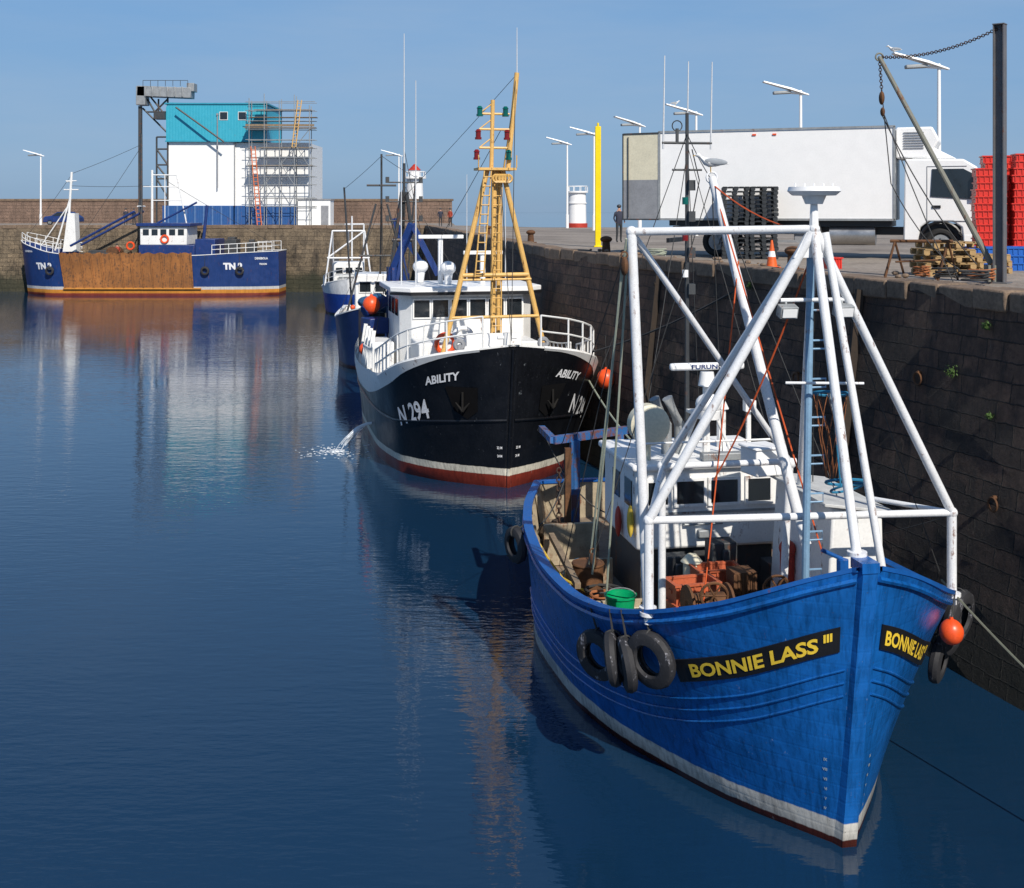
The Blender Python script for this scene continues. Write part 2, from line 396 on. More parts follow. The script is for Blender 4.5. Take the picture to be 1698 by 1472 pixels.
# ================================================================ SETTING
H0=8.4; Q=6.9
cam=bpy.data.cameras.new('camera'); co=bpy.data.objects.new('camera',cam); COL.objects.link(co)
co.location=(0,0,H0); co.rotation_euler=(rad(90),0,0); cam.lens=36*2000/1698; cam.sensor_width=36; cam.shift_y=-386/1698; cam.clip_end=30000; cam.clip_start=.1
sc.camera=co
w=bpy.data.worlds.new('World'); sc.world=w; w.use_nodes=True; nt=w.node_tree; bg=nt.nodes['Background']
sky=N(nt,'ShaderNodeTexSky'); sky.sky_type='NISHITA'; sky.sun_disc=False; SE=41; AZ=158.5
sky.sun_elevation=rad(SE); sky.sun_rotation=rad(AZ); sky.air_density=1.0; sky.dust_density=.6; sky.ozone_density=3.0
tc=N(nt,'ShaderNodeTexCoord').outputs['Generated']
cl=noise(nt,tc,2.2,6,.6,(1,1,6)); clm=ramp(nt,cl,[(.40,0.),(.75,.42)])
sp_=N(nt,'ShaderNodeSeparateXYZ'); nt.links.new(tc,sp_.inputs[0])
haze=ramp(nt,sp_.outputs[2],[(0.,(2.9,4.4,6.5)),(.04,(3.0,4.8,7.2)),(.16,(2.5,4.7,7.8)),(.5,(1.2,2.9,5.9))])
hz=ramp(nt,sp_.outputs[2],[(0.,.85),(.2,.75),(.6,.3)])
c=mix(nt,1.,sky.outputs[0],(.62,.82,1.08),'MULTIPLY')
c=mix(nt,hz,c,haze)
c=mix(nt,clm,c,(4.4,5.7,7.5))
nt.links.new(c,bg.inputs[0]); bg.inputs[1].default_value=.085
sd=Vector((math.sin(rad(AZ))*math.cos(rad(SE)),math.cos(rad(AZ))*math.cos(rad(SE)),math.sin(rad(SE))))
sl=bpy.data.lights.new('sun','SUN'); sl.energy=5.0; sl.angle=rad(.5); sl.color=(1,.93,.83); so=bpy.data.objects.new('sun',sl); COL.objects.link(so)
so.rotation_euler=(-sd).to_track_quat('-Z','Y').to_euler(); so.location=(0,0,50)
sc.view_settings.view_transform='Standard'; sc.view_settings.look='None'; sc.view_settings.exposure=0

mb=MB(); mb.add([(-9000,-60,0),(9000,-60,0),(9000,14000,0),(-9000,14000,0)],[(0,1,2,3)]); o=mb.obj('water',None,WATER,False); o["kind"]="structure"
gp=[(18.2,-9),(90,-9),(90,112),(3,112),(-6,128),(-7.5,152),(-110,152),(-110,127),(-9,126),(1.5,46.7),(15.5,0)]
mb=MB(); mb.add([(x,y,Q) for x,y in gp],[tuple(range(len(gp)))]); o=mb.obj('ground',None,GROUND,False); o["kind"]="structure"
def wallstrip(name,line,top,mats,label,batter,z0=-2,flip=False):
    me_v=[];uv=[];fs=[];L=0; hh=[z0]+[z0+(top-z0)*i/20 for i in range(1,21)]
    prev=None
    pts=[]
    for i in range(len(line)-1):
        a=Vector(line[i]);b=Vector(line[i+1]); k=max(1,int((b-a).length/1.0))
        for j in range(k+(1 if i==len(line)-2 else 0)): pts.append(a.lerp(b,j/k))
    for i,p in enumerate(pts):
        t=(pts[min(i+1,len(pts)-1)]-pts[max(i-1,0)]).normalized(); nrm=Vector((-t.y,t.x))*(1 if not flip else -1)
        if prev is not None: L+=(p-prev).length
        prev=p
        for z in hh:
            o=batter*(top-z)/top; jit=R.uniform(-.02,.02) if z<top else 0
            me_v.append((p.x+nrm.x*(o+jit),p.y+nrm.y*(o+jit),z)); uv.append((L,z))
    k=len(hh)
    for i in range(len(pts)-1):
        for j in range(k-1): fs.append((i*k+j,(i+1)*k+j,(i+1)*k+j+1,i*k+j+1))
    me=bpy.data.meshes.new(name); me.from_pydata(me_v,[],fs); me.materials.append(mats); ul=me.uv_layers.new(name='UVMap')
    for p in me.polygons:
        for li,vi in zip(p.loop_indices,p.vertices): ul.data[li].uv=uv[vi]
    me.polygons.foreach_set('use_smooth',[True]*len(fs))
    o=bpy.data.objects.new(name,me); COL.objects.link(o); tag(o,label,'wall'); return o
wl1=wallstrip('harbour_wall',[(18.2,-9),(15.5,0),(1.5,46.7),(-9,126)],Q-.002,STONE,'tall dark sandstone quay wall with wet weedy foot',.8)
wl2=wallstrip('harbour_wall',[(-9.0,126),(-110,127)],Q-.002,STONEF,'brown stone quay wall across the far end of the harbour',.5)
def coping(parent,line,wd,ln,ht,m):
    mb=MB()
    for i in range(len(line)-1):
        a=Vector(line[i]);b=Vector(line[i+1]); D=(b-a).length; t=(b-a)/D; n=Vector((-t.y,t.x)); x=0; ang=math.atan2(t.y,t.x)
        while x<D:
            l=min(ln*R.uniform(.6,1.4),D-x); c=a+t*(x+l/2)-n*(wd/2-.06+R.uniform(-.04,.04))
            mb.box((c.x,c.y,Q-.14+R.uniform(-.025,.03)),(l-.03,wd,ht),ang+R.uniform(-.02,.02),R.uniform(-.02,.02)); x+=l
    return mb.obj('coping',parent,m,True,bev=.045)
coping(wl1,[(15.5,0),(1.5,46.7),(-9,126)],.75,1.1,.4,COPE)
coping(wl2,[(-9,126),(-70,126.6)],.7,1.6,.4,COPE)
bw=wallstrip('breakwater_wall',[(-7.5,151),(-110,151)],9.7,STONEB,'long reddish stone breakwater parapet behind the quay',.1,z0=6)
mb=MB(); mb.bb(-110,-7.4,150.9,152.5,9.7,9.95); mb.obj('coping',bw,COPE,False)
def wallpt(y,z,out=0):
    x=15.5-.2998*y; nx=Vector((-.958,-.287)); b=.8*(Q-z)/Q+out
    return Vector((x+nx.x*b,y+nx.y*b,z))
for y in(26.2,36.5):
    mb=MB(); mb.beam(wallpt(y,0.2,.08),wallpt(y,6.7,.08),.16); mb.cyl(wallpt(y,6.2,.2),wallpt(y,6.2,.05),.05)
    o=mb.obj('timber_fender',None,DWOOD); tag(o,'dark weathered vertical timber on the quay wall','fender','vertical timbers on the quay wall')
for (y,z) in((24.0,5.2),(21.6,3.3),(28.4,4.6)):
    c=wallpt(y,z,.08); mb=MB(); mb.torus(c-Vector((0,0,.12)),.12,.022,(-.958,-.287,0),18,6); mb.cyl(c,c+Vector((.2,.06,0)),.04)
    o=mb.obj('mooring_ring',None,RUSTM); tag(o,'rusty iron mooring ring on the quay wall','mooring ring','mooring rings on the quay wall')
for (y,z,s_) in((23.0,5.35,1.),(22.2,6.3,.6),(31,6.5,.7),(21.9,4.7,.5)):
    mb=MB(); c=wallpt(y,z,.05)
    for i in range(110):
        d=Vector((R.gauss(-.3,.5),R.gauss(-.3,.5),R.gauss(-.1,.6))).normalized()*R.uniform(.03,.17)*s_; p=c+d; q_=Vector((R.uniform(-1,1),R.uniform(-1,1),R.uniform(-1,1))).normalized()*.03; t_=d.cross(q_).normalized()*.014
        mb.add([p-t_,p+q_,p+t_,p-q_],[(0,1,2,3)])
    o=mb.obj('weed_plant',None,WEED,False); tag(o,'small green weed growing from the quay wall','plant')

# ================================================================ BONNIE LASS
BYAW=10.5
BL=thing('fishing_boat','bright blue wooden fishing boat with white pipe gantry beside the quay','boat',(4.55,15.42,0),rad(BYAW))
HB=Hull(11.9,.6,[0,.25,.5,1,2,3,4.5,6,8,10,11.9],[.15,.72,1.10,1.64,2.38,2.76,2.95,2.98,2.85,2.5,1.9],[3.81,3.62,3.44,3.14,2.75,2.5,2.32,2.26,2.28,2.32,2.38],
        [.6,1.0,2,3,4.5,6,8,10,11.9],[.12,.42,1.12,1.62,2.2,2.5,2.6,2.3,1.4],1.25)
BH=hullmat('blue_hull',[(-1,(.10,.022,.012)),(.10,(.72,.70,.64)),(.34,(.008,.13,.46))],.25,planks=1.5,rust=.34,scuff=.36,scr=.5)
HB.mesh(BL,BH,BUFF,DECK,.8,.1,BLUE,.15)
mb=MB()
st=[HB.raw(1,0,-.6+4.41*i/20) for i in range(21)]
for a,b in zip(st[:-1],st[1:]):
    a=Vector((0,a.y-.03,a.z));b=Vector((0,b.y-.03,b.z)); x=.17
    mb.add([(-x,a.y+.1,a.z),(-x*.6,a.y-.05,a.z),(x*.6,a.y-.05,a.z),(x,a.y+.1,a.z),(-x,b.y+.1,b.z),(-x*.6,b.y-.05,b.z),(x*.6,b.y-.05,b.z),(x,b.y+.1,b.z)],[(0,1,5,4),(1,2,6,5),(2,3,7,6)])
mb.bb(-.12,.12,-.09,.24,3.79,3.92)
mb.obj('stem_post',BL,BH)
for d,r in((1.32,.018),(1.50,.018),(1.68,.018)):
    for side in(-1,1):
        mb=MB(); mb.path([HB.pt(side,u,HB.sh(u)-d,.01) for u in [(.004+.996*(i/60)**1.5)*.75 for i in range(61)]],r,6); mb.obj('rubbing_strake',BL,BH)
for side in(-1,1):
    mb=MB(); mb.path([HB.pt(side,u,HB.sh(u)-.12,.02) for u in [(i/60)**1.5 for i in range(61)]],.04,6); mb.obj('rubbing_strake',BL,BH)
for side in(-1,1):
    Wd=2.55 if side<0 else 2.15; st0=.16
    nx=40; vs=[Vector((Wd*i/nx,j*.34,0)) for i in range(nx+1) for j in(0,1)]; fs=[(2*i,2*i+2,2*i+3,2*i+1) for i in range(nx)]
    mb=MB(); HB.place(vs,fs,Wd,side,1.05,0.0,st0,.014,side<0,mb); bo=mb.obj('name_board',BL,BPAINT,False)
    s=bo.modifiers.new('s','SOLIDIFY'); s.thickness=.02; s.offset=0
    mb=MB(); vs,fs,tw=text2d('BONNIE LASS',.27,.008)
    TW=2.0 if side<0 else 1.55; k=TW/tw
    for v in vs: v.x=v.x*k; v.y+=.07
    a0=st0+(.28 if side<0 else .08); HB.place(vs,fs,TW,side,1.05,0.0,a0,.034,side<0,mb)
    vs,fs,tw=text2d('III',.15,.006)
    for v in vs: v.x*=1.1; v.y+=.18
    tw*=1.1
    a1=st0+(.1 if side<0 else 1.68); HB.place(vs,fs,tw,side,1.05,0.0,a1,.034,side<0,mb)
    mb.obj('name_lettering',BL,YTXT,False,label='yellow capitals reading BONNIE LASS III')
mb=MB()
for side in(-1,1):
    for i,t in enumerate(['IV','V','VI','VII','VIII','IX']):
        vs,fs,tw=text2d(t,.055,.0015); z=.45+i*.14
        p=[HB.pt(side,0.0125+((v.x if side>0 else tw-v.x)*.6/11.9),z+v.y,.012) for v in vs]; mb.add(p,fs)
mb.obj('draught_marks',BL,DTXT,False)
# gantry
CL=(-2.3,2.0,4.05);CR=(2.35,2.0,3.95);AP=(-.05,1.5,8.15);TL=(-2.35,2.7,8.1)
mb=MB()
for a,b,rr in((CL,(-2.3,2,2.6),.07),(CR,(2.35,2,2.6),.07),(CL,CR,.055),(CL,AP,.068),(CR,AP,.065),(AP,(0,.3,3.9),.065),((.12,1.5,8.1),(.62,.75,3.4),.055),(AP,(.95,4.2,3.9),.06),
    (TL,AP,.06),(TL,(-2.1,2.7,2.5),.075),(TL,(.95,4.6,4.2),.05),((-1.6,3.6,4.45),(-1.6,3.6,1.6),.06),((.5,3.6,4.4),(.35,3.6,1.6),.06),((-1.65,3.6,4.45),(.6,3.6,4.45),.05),((-1.6,3.6,4.45),AP,.055),
    ((-.5,1.62,7.15),(.55,1.62,7.15),.03),((-.45,1.55,6.0),(.6,1.3,6.0),.02),((-2.3,2.0,4.0),(-1.6,3.6,4.45),.04),((2.35,2,3.95),(1.7,3.2,3.9),.04)):
    mb.cyl(a,b,rr,n=12)
for p in(CL,CR,AP,TL,(-1.6,3.6,4.45),(.52,3.6,4.42)): mb.ball(p,.085,10,8)
mb.poly([(-.35,1.5,7.75),(-.05,1.5,8.3),(.25,1.5,7.75)],(0,.05,0))
for p in((-2.3,2,2.72),(2.35,2,2.72),(-2.1,2.7,2.55),(0,.3,3.92)): mb.cyl(p,(p[0],p[1],p[2]+.05),.13,n=12)
mb.obj('gantry',BL,GANTRY)
mb=MB(); mb.cyl((0.0,1.95,1.7),(-.05,1.6,8.1),.055,n=10)
for i in range(9):
    z=2.6+i*.55; y=1.95-.35*(z-1.7)/6.4; mb.path([(.0,y,z),(.23,y,z),(.23,y,z+.12),(.0,y,z+.12)],.015,5)
mb.obj('ladder_pole',BL,BLUEP)
mb=MB(); mb.cyl((.5,3,3.3),(-.5,4.4,8.95),.09,.07,n=12); mb.torus((-.5,4.4,8.95),.09,.02,(0,1,0),12,6); mb.obj('derrick_boom',BL,GANTRY)
mb=MB(); A0=-.05; mb.cyl((A0,1.5,8.15),(A0,1.5,8.55),.07,.05); mb.cyl((A0,1.5,8.5),(A0,1.5,8.62),.12,.17,n=14); mb.cyl((A0,1.5,8.68),(A0,1.5,8.74),.37,.35,n=24); mb.cyl((A0,1.5,8.62),(A0,1.5,8.68),.3,.37,n=24)
for i in range(5): mb.cyl((A0-.28+i*.14,1.5,8.74),(A0-.28+i*.14,1.5,8.79),.012,n=5)
mb.obj('antenna_platform',BL,WHITEC)
for x in(-.42,.42):
    mb=MB(); mb.box((x,1.56,7.0),(.26,.16,.17),rx=.3); mb.cyl((x,1.62,7.15),(x,1.6,7.05),.02); l=mb.obj('floodlight',BL,STEEL,bev=.02)
    mb=MB(); mb.box((x,1.468,6.975),(.21,.012,.12),rx=.3); mb.obj('lamp_glass',l,WHITEC,False)
# wheelhouse
mb=MB(); x0,x1,y0,y1=-1.3,1.35,6.0,8.2
mb.poly([(x0,y0,2.45),(x1,y0,2.45),(x1,y1,2.45),(x0,y1,2.45)],(0,0,1.4)); mb.obj('wheelhouse',BL,WHITE,bev=.06)
mb=MB(); mb.bb(x0+.1,x1-.1,y0+.12,y1,1.3,2.46); mb.obj('deck_casing',BL,DSTEEL,False)
mb=MB(); mb.bb(x0-.1,x1+.12,y0-.12,y1+.1,3.86,3.98); mb.obj('wheelhouse_roof',BL,WHITEC,bev=.04)
for cx,ww in((-.92,.36),(-.33,.5),(.3,.5),(.95,.42)): window(BL,(cx,y0,3.45),ww,.4)
for yy in(6.5,7.3):
    mb=MB(); mb.bb(x0-.02,x0+.02,yy-.22,yy+.22,3.15,3.62); mb.obj('window',BL,GLASS,False)
mb=MB(); mb.path([(-.45,y0-.01,2.9),(-.45,y0-.08,2.9),(.25,y0-.08,2.9),(.25,y0-.01,2.9)],.02,6); mb.obj('grab_rail',BL,STEEL,False)
mb=MB(); mb.box((-.1,y0-.05,2.72),(.2,.1,.14)); mb.obj('deck_lamp',BL,STEEL,bev=.02)
mb=MB(); mb.bb(-1.2,1.25,y0-.03,y0,3.07,3.11); mb.obj('trim_strip',BL,STEEL,False)
for yy,zz,mm in((6.15,2.95,ROPEY),(6.95,2.75,REDB)):
    mb=MB(); mb.ball((x0-.07,yy,zz),(.06,.10,.28),10,8); mb.ball((x0-.09,yy-.08,zz-.05),(.04,.05,.22),8,6); mb.obj('hanging_oilskin',BL,mm)
mb=MB(); mb.poly([(.75,2.9,1.4),(1.78,2.9,1.4),(1.72,2.9,3.72),(.9,2.9,3.86)],(0,2.2,0)); mb.obj('shelter',BL,WHITE,bev=.04)
mb=MB(); mb.box((1.28,4.0,3.86),(1.15,2.45,.05),ry=.14); mb.obj('shelter_roof',BL,mat('grey_roof',(.6,.61,.6),.6),bev=.01)
mb=MB(); mb.box((.55,4.9,4.2),(.5,.5,.45),rz=.2); mb.box((.55,4.9,4.44),(.56,.56,.05),rz=.2); mb.obj('hatch_box',BL,WHITEC,bev=.03)
mx=.15
mb=MB(); mb.cyl((mx,6.5,3.95),(mx,6.5,5.45),.08,.06); mb.cyl((mx-.46,6.6,3.95),(mx,6.5,5.1),.03); mb.cyl((mx+.54,6.6,3.95),(mx,6.5,5.1),.03); mb.bb(mx-.31,mx+.29,6.35,6.7,4.75,4.8); mb.obj('radar_mast',BL,WHITE)
mb=MB(); mb.cyl((mx,6.45,5.25),(mx,6.45,5.5),.16,.12,n=16); mb.obj('radar_motor',BL,WHITEC)
mb=MB(); mb.box((mx,6.45,5.6),(1.4,.13,.13)); ra=mb.obj('radar_scanner',BL,WHITEC,bev=.04)
vs,fs,tw=text2d('FURUNO',.11,.003); mb=MB(); mb.add([(mx-tw/2*1.4+v.x*1.4,6.38,5.56+v.y) for v in vs],fs); mb.obj('scanner_lettering',ra,NAVY,False)
mb=MB(); mb.ball((mx-.06,6.2,4.95),(.24,.24,.2)); mb.cyl((mx-.06,6.2,4.7),(mx-.06,6.2,4.85),.2,.22,n=14); mb.obj('radar_dome',BL,WHITEC)
mb=MB(); mb.cyl((-1.0,6.15,4.62),(-1.0,6.4,4.62),.36,n=28); mb.cyl((-1.0,6.10,4.62),(-1.0,6.15,4.62),.25,.36,n=28); mb.cyl((-1.0,6.3,3.95),(-1.0,6.3,4.4),.05); mb.obj('hauler_disc',BL,CREAM)
for x in(-.5,-.25):
    mb=MB(); mb.path([(x,6.8,3.95),(x,6.8,4.5),(x-.25,6.75,5.0)],.10,12); mb.obj('exhaust_pipe',BL,STEEL)
mb=MB(); mb.bb(-.1,.8,5.95,6.15,3.99,4.12); mb.obj('light_bar',BL,STEEL,bev=.02)
mb=MB(); mb.cyl((.7,7.2,3.95),(.7,7.2,4.7),.09); mb.cyl((.7,7.2,4.7),(.7,7.2,4.9),.15,.05); mb.obj('vent_pipe',BL,WHITE)
mb=MB(); mb.cyl((1.0,6.6,3.95),(1.0,6.6,4.8),.05); mb.box((1.0,6.55,4.85),(.2,.15,.2)); mb.obj('search_light',BL,WHITE)
mb=MB(); mb.path([(x0,y0-.1,3.98),(x0,y0-.1,4.35),(x1,y0-.1,4.35),(x1,y0-.1,3.98)],.02,6); mb.obj('roof_rail',BL,WHITE)
# aft antenna mast
mb=MB(); z=10.3; m0=(.3,8.0)
mb.cyl((m0[0],m0[1],2.5),(m0[0],m0[1],z),.055,.035); mb.cyl((m0[0]-.5,8,9.72),(m0[0]+.5,8,9.72),.025); mb.cyl((m0[0]-.3,8,9.2),(m0[0]+.3,8,9.2),.02)
mb.torus((m0[0]-.2,8,10.05),.1,.012,(0,1,0),14,5);mb.box((m0[0]-.2,8,9.85),(.05,.05,.3))
for zz in(8.9,8.3,7.6,6.9): mb.box((m0[0]+.06,7.93,zz),(.13,.13,.2))
mb.path([(m0[0]+.1,8,9.6),(m0[0]+.25,8,9),(m0[0]+.05,8,8)],.012,4)
mb.obj('antenna_mast',BL,DSTEEL)
for dx,h in((-.48,11.4),(.0,11.3),(.48,11.3)):
    mb=MB(); mb.cyl((m0[0]+dx,8,9.6),(m0[0]+dx+.03,8,h),.02,.011,n=6); mb.obj('whip_antenna',BL,LSTEEL)
for zz,mm in((8.6,GREENL),(7.9,REDL),(7.2,WHITEC)):
    mb=MB(); mb.cyl((m0[0]-.07,7.9,zz-.07),(m0[0]-.07,7.9,zz+.07),.06,n=10); mb.obj('navigation_light',BL,mm)
# stern gallows
mb=MB(); mb.beam((-2.0,9.6,3.75),(.1,10.6,3.75),.15); mb.beam((-2.0,9.6,3.75),(-1.9,11.2,3.7),.13);mb.beam((-1.5,9.8,1.5),(-1.5,9.8,3.7),.18); mb.beam((-.4,10.3,1.5),(-.4,10.3,3.7),.14)
mb.obj('stern_gallows',BL,mat('gallows_blue',(.03,.14,.38),.5,rust=.7),label='blue steel gallows with rust streaks')
mb=MB(); mb.beam((-1.72,9.5,1.5),(-1.72,9.5,3.6),.12); mb.obj('gallows_post',BL,RUSTM)
mb=MB()
for i in range(16): mb.torus((-1.9,9.5,3.15-i*.09),.045,.015,(i%2,1-i%2,0),10,5,1.3)
mb.obj('gallows_chain',BL,CHAIN)
mb=MB()
for side in(-1,1):
    for i in range(14):
        u=.1+i*.063; p=HB.raw(side,u,HB.sh(u)); d=HB.raw(side,u,HB.sh(u)-.8); mb.beam((p.x-side*.17,p.y,p.z-.02),(d.x-side*.17,d.y,d.z),.09)
mb.obj('bulwark_framing',BL,BUFF)
for a in((-2.45,-1.5,4.2,4.28,1.5,2.05),(-2.4,-1.3,5.0,5.06,1.5,1.95),(-1.5,-1.43,3.2,4.9,1.5,2.0),(-2.4,-1.3,8.6,8.7,1.5,2.3),(-2.3,-1.4,7.2,7.28,1.45,2.0)):
    mb=MB(); mb.bb(*a); mb.obj('deck_board',BL,BUFF,bev=.01)
mb=MB(); mb.beam((-2.5,5.4,2.1),(-2.3,8.4,2.15),.1); mb.obj('loose_timber',BL,WOOD)
mb=MB()
for i in range(16): mb.ball((-1.9+R.uniform(-.25,.4),9.0+R.uniform(-.1,.9),1.65+R.uniform(0,.35)),(R.uniform(.15,.3),R.uniform(.15,.3),R.uniform(.1,.2)),9,6)
mb.obj('net_heap',BL,mat('brown_net',(.09,.055,.03),.95,var=.6,scale=9,bmp=.05,bscale=25))
mb=MB(); mb.cyl((-2.0,6.7,1.5),(-2.0,6.7,2.1),.28,n=16); mb.torus((-2.0,6.7,2.08),.27,.03,n=18,m=6); mb.obj('deck_drum',BL,RUSTM)
mb=MB(); mb.cyl((-1.3,3.3,2.35),(.3,3.3,2.35),.10,n=14); mb.cyl((-1.2,3.3,2.35),(-.7,3.3,2.35),.20,n=16)
for x in(-1.3,-.66,.28): mb.cyl((x,3.3,2.35),(x+.04,3.3,2.35),.33,n=20)
mb.bb(-1.4,.4,3.1,3.6,1.6,2.05); mb.obj('winch',BL,RUSTM)
for cx,cy,cz in((-1.08,2.7,2.70),(-.05,2.8,2.72)):
    mb=MB(); mb.torus((cx,cy,cz),.20,.022,(.2,1,.15),24,6); x,y=mb.frame((.2,1,.15))
    for i in range(3):
        a=i*math.pi/3; d=x*math.cos(a)+y*math.sin(a); mb.cyl(Vector((cx,cy,cz))-d*.2,Vector((cx,cy,cz))+d*.2,.015,n=6)
    mb.cyl((cx,cy,cz),(cx,cy+.4,cz-.2),.025); mb.cyl((cx,cy,cz-1.0),(cx,cy+.1,cz),.04); mb.obj('hand_wheel',BL,RUSTM)
for a in((-.2,.25,5.2,5.6,1.5,2.75),(.9,1.5,5.3,5.8,1.4,2.3),(-.95,-.55,5.4,5.7,1.5,2.5)):
    mb=MB(); mb.bb(*a); mb.box(((a[0]+a[1])/2,a[2]-.06,a[5]-.2),(.12,.1,.2)); mb.obj('deck_machinery',BL,DSTEEL,bev=.02)
mb=MB(); mb.cyl((-.6,5.1,1.5),(-.6,5.1,2.5),.15,n=14); mb.cyl((-.6,5.1,2.5),(-.6,5.1,2.62),.19,.08,n=14); mb.obj('vent_cowl',BL,CREAM)
mb=MB(); mb.bb(-.28,.1,3.95,4.35,1.5,2.62)
for i in range(6): mb.bb(-.30+.07*i,-.27+.07*i,3.93,3.95,2.1,2.6)
mb.obj('engine_grille',BL,RUSTM,bev=.02)
mb=MB(); mb.cyl((.72,4.2,1.5),(.72,4.2,2.9),.12,n=12); mb.ball((.72,4.2,2.9),.14); mb.obj('gas_bottle',BL,REDB)
mb=MB(); mb.cyl((.62,2.0,1.9),(.62,2.0,3.35),.09); mb.cyl((.62,2.0,3.35),(.3,2.0,3.5),.03); mb.obj('foredeck_post',BL,BLUE)
# rigging
mb=MB()
for a,b,d in(((-2.45,2.62,8.0),(-2.25,5.6,2.4),.0),((-2.52,2.6,7.6),(-2.3,5.2,2.35),.0),((-2.4,2.7,7.9),(-2.15,4.9,1.9),.02)): mb.sag(a,b,d,.018)
mb.obj('hoisting_rope',BL,ROPEG)
for z0,yy in((7.6,2.62),(2.55,5.25)):
    mb=MB(); mb.ball((-2.48 if z0>5 else -2.28,yy,z0),(.06,.1,.14),10,8); mb.torus((-2.48 if z0>5 else -2.28,yy,z0+.16),.05,.012,(0,1,0),10,5); mb.obj('rope_block',BL,RUSTM)
mb=MB()
for a,b,d in(((-.5,4.4,8.85),(0,1.6,8.1),.15),((-.5,4.4,8.9),(.4,2.2,3.4),.0),((-.2,4.0,7.6),(-1.2,2.9,2.3),.05),((.0,1.6,7.9),(-.9,3.2,4.3),.2)): mb.sag(a,b,d,.013)
mb.obj('orange_line',BL,ROPEO)
mb=MB()
for a,b in(((-.5,4.4,8.9),(1.6,3.4,3.0)),((-.5,4.4,8.9),(-1.9,6.5,2.4)),((.3,8,9.9),(-.5,4.4,8.9)),((.3,8,9.9),(1.5,10.5,2.4)),((.3,8,9.9),(-1.5,9.8,3.7)),((0,1.5,8.3),(2.5,2.6,2.9)),((.3,8,9.5),(-1.2,6.2,4.0)),((TL),(-1.8,9.6,3.7)),((-2.3,2.7,8.0),(-2.6,6,2.3)),((2.3,2,3.9),(2.3,6,2.4)),((.3,8,9.7),(1.3,6.1,4.0)),((-.5,4.4,8.9),(.5,6.6,4.0)),((-.05,1.5,7.0),(1.3,4.5,3.9))): mb.sag(a,b,.04,.009,6,4)
mb.obj('stay_wire',BL,ROPED)
def net(cx,cy,z0,z1,r,parent):
    mb=MB(); mb.torus((cx,cy,z0),r,.02,(.1,.25,1),22,6); mb.obj('net_hoop',parent,ROPEB)
    mb=MB(); n=9;m=9
    for i in range(n):
        for sgn in(1,-1):
            pts=[]
            for j in range(m+1):
                t=j/m; a=2*math.pi*(i+sgn*t*2)/n; rr=r*(1-t*.72); pts.append((cx+rr*math.cos(a),cy+rr*math.sin(a)*.7,z0+(z1-z0)*t))
            mb.path(pts,.0045,4)
    mb.obj('net_bag',parent,NETM)
net(.32,1.75,5.8,4.6,.25,BL)
mb=MB(); mb.torus((.62,1.85,4.5),.3,.022,(.1,.35,1),22,6); mb.torus((.62,1.85,4.42),.24,.018,(-.1,.5,1),22,6); mb.cyl((.4,1.6,4.5),(.32,1.75,6.0),.012,n=5); mb.obj('rope_coil',BL,ROPEB)
mb=MB(); mb.cyl((.26,1.7,5.85),(.8,1.9,3.9),.018); mb.obj('net_handle',BL,STEEL)
def coil(c,r,m,parent,loops=5,name='rope_coil',th=.022):
    mb=MB(); pts=[]
    for i in range(loops*14):
        a=2*math.pi*i/14; rr=r*(1+.12*math.sin(i*.7)+R.uniform(-.05,.05)); pts.append((c[0]+rr*math.cos(a),c[1]+rr*math.sin(a),c[2]+.02+i*.004+R.uniform(0,.02)))
    mb.path(pts,th,5); return mb.obj(name,parent,m)
coil((-1.9,3.7,1.75),.28,ROPEG,BL); coil((-1.1,4.6,1.55),.3,ROPEO,BL); coil((-1.85,6.2,1.5),.3,ROPED,BL); coil((-.9,2.6,1.8),.25,ROPEG,BL); coil((-1.8,7.7,1.5),.35,ROPEB,BL); coil((.1,4.3,1.55),.3,ROPEO,BL); coil((-.2,2.4,2.5),.22,ROPED,BL,4); coil((-2.0,5.5,1.55),.25,NETM,BL,6)
mb=MB(); mb.path([(-2.65,8.5,2.2),(-2.5,7.8,1.9),(-2.4,7,1.75),(-2.1,6.2,1.7),(-1.6,5.6,1.75),(-1.4,5.2,1.6)],.022,6); mb.obj('yellow_hose',BL,ROPEY)
mb=MB(); mb.sag((-1.5,9.8,3.6),(-2.5,8.6,2.3),.3,.015); mb.sag((-1.9,11.2,3.7),(-.4,10.3,2),.5,.015); mb.obj('hanging_rope',BL,ROPED)
MBL=Matrix.Translation((4.55,15.42,0))@Matrix.Rotation(rad(BYAW),4,'Z')
def bucket(loc,m,label,r=.2,h=.38):
    mb=MB(); n=20; vs=[];fs=[]
    prof=[(r*.75,0),(r,h),(r*1.08,h),(r*1.08,h-.03),(r*.96,h-.03),(r*.72,.02),(.001,.02)]
    for pr,pz in prof:
        for i in range(n): a=2*math.pi*i/n; vs.append((pr*math.cos(a),pr*math.sin(a),pz))
    for j in range(len(prof)-1):
        for i in range(n): fs.append((j*n+i,j*n+(i+1)%n,(j+1)*n+(i+1)%n,(j+1)*n+i))
    mb.add(vs,fs); e=thing('bucket',label,'bucket',loc); mb.obj('bucket_body',e,m)
    mb=MB(); mb.path([(r*math.cos(a),0,h-.02+.5*r*math.sin(a)) for a in [math.pi*i/10 for i in range(11)]],.008,5); mb.obj('handle',e,STEEL); return e
bucket(MBL@Vector((-2.15,4.0,1.9)),GREEN,'green plastic bucket on the deck of the blue boat',.24,.48)
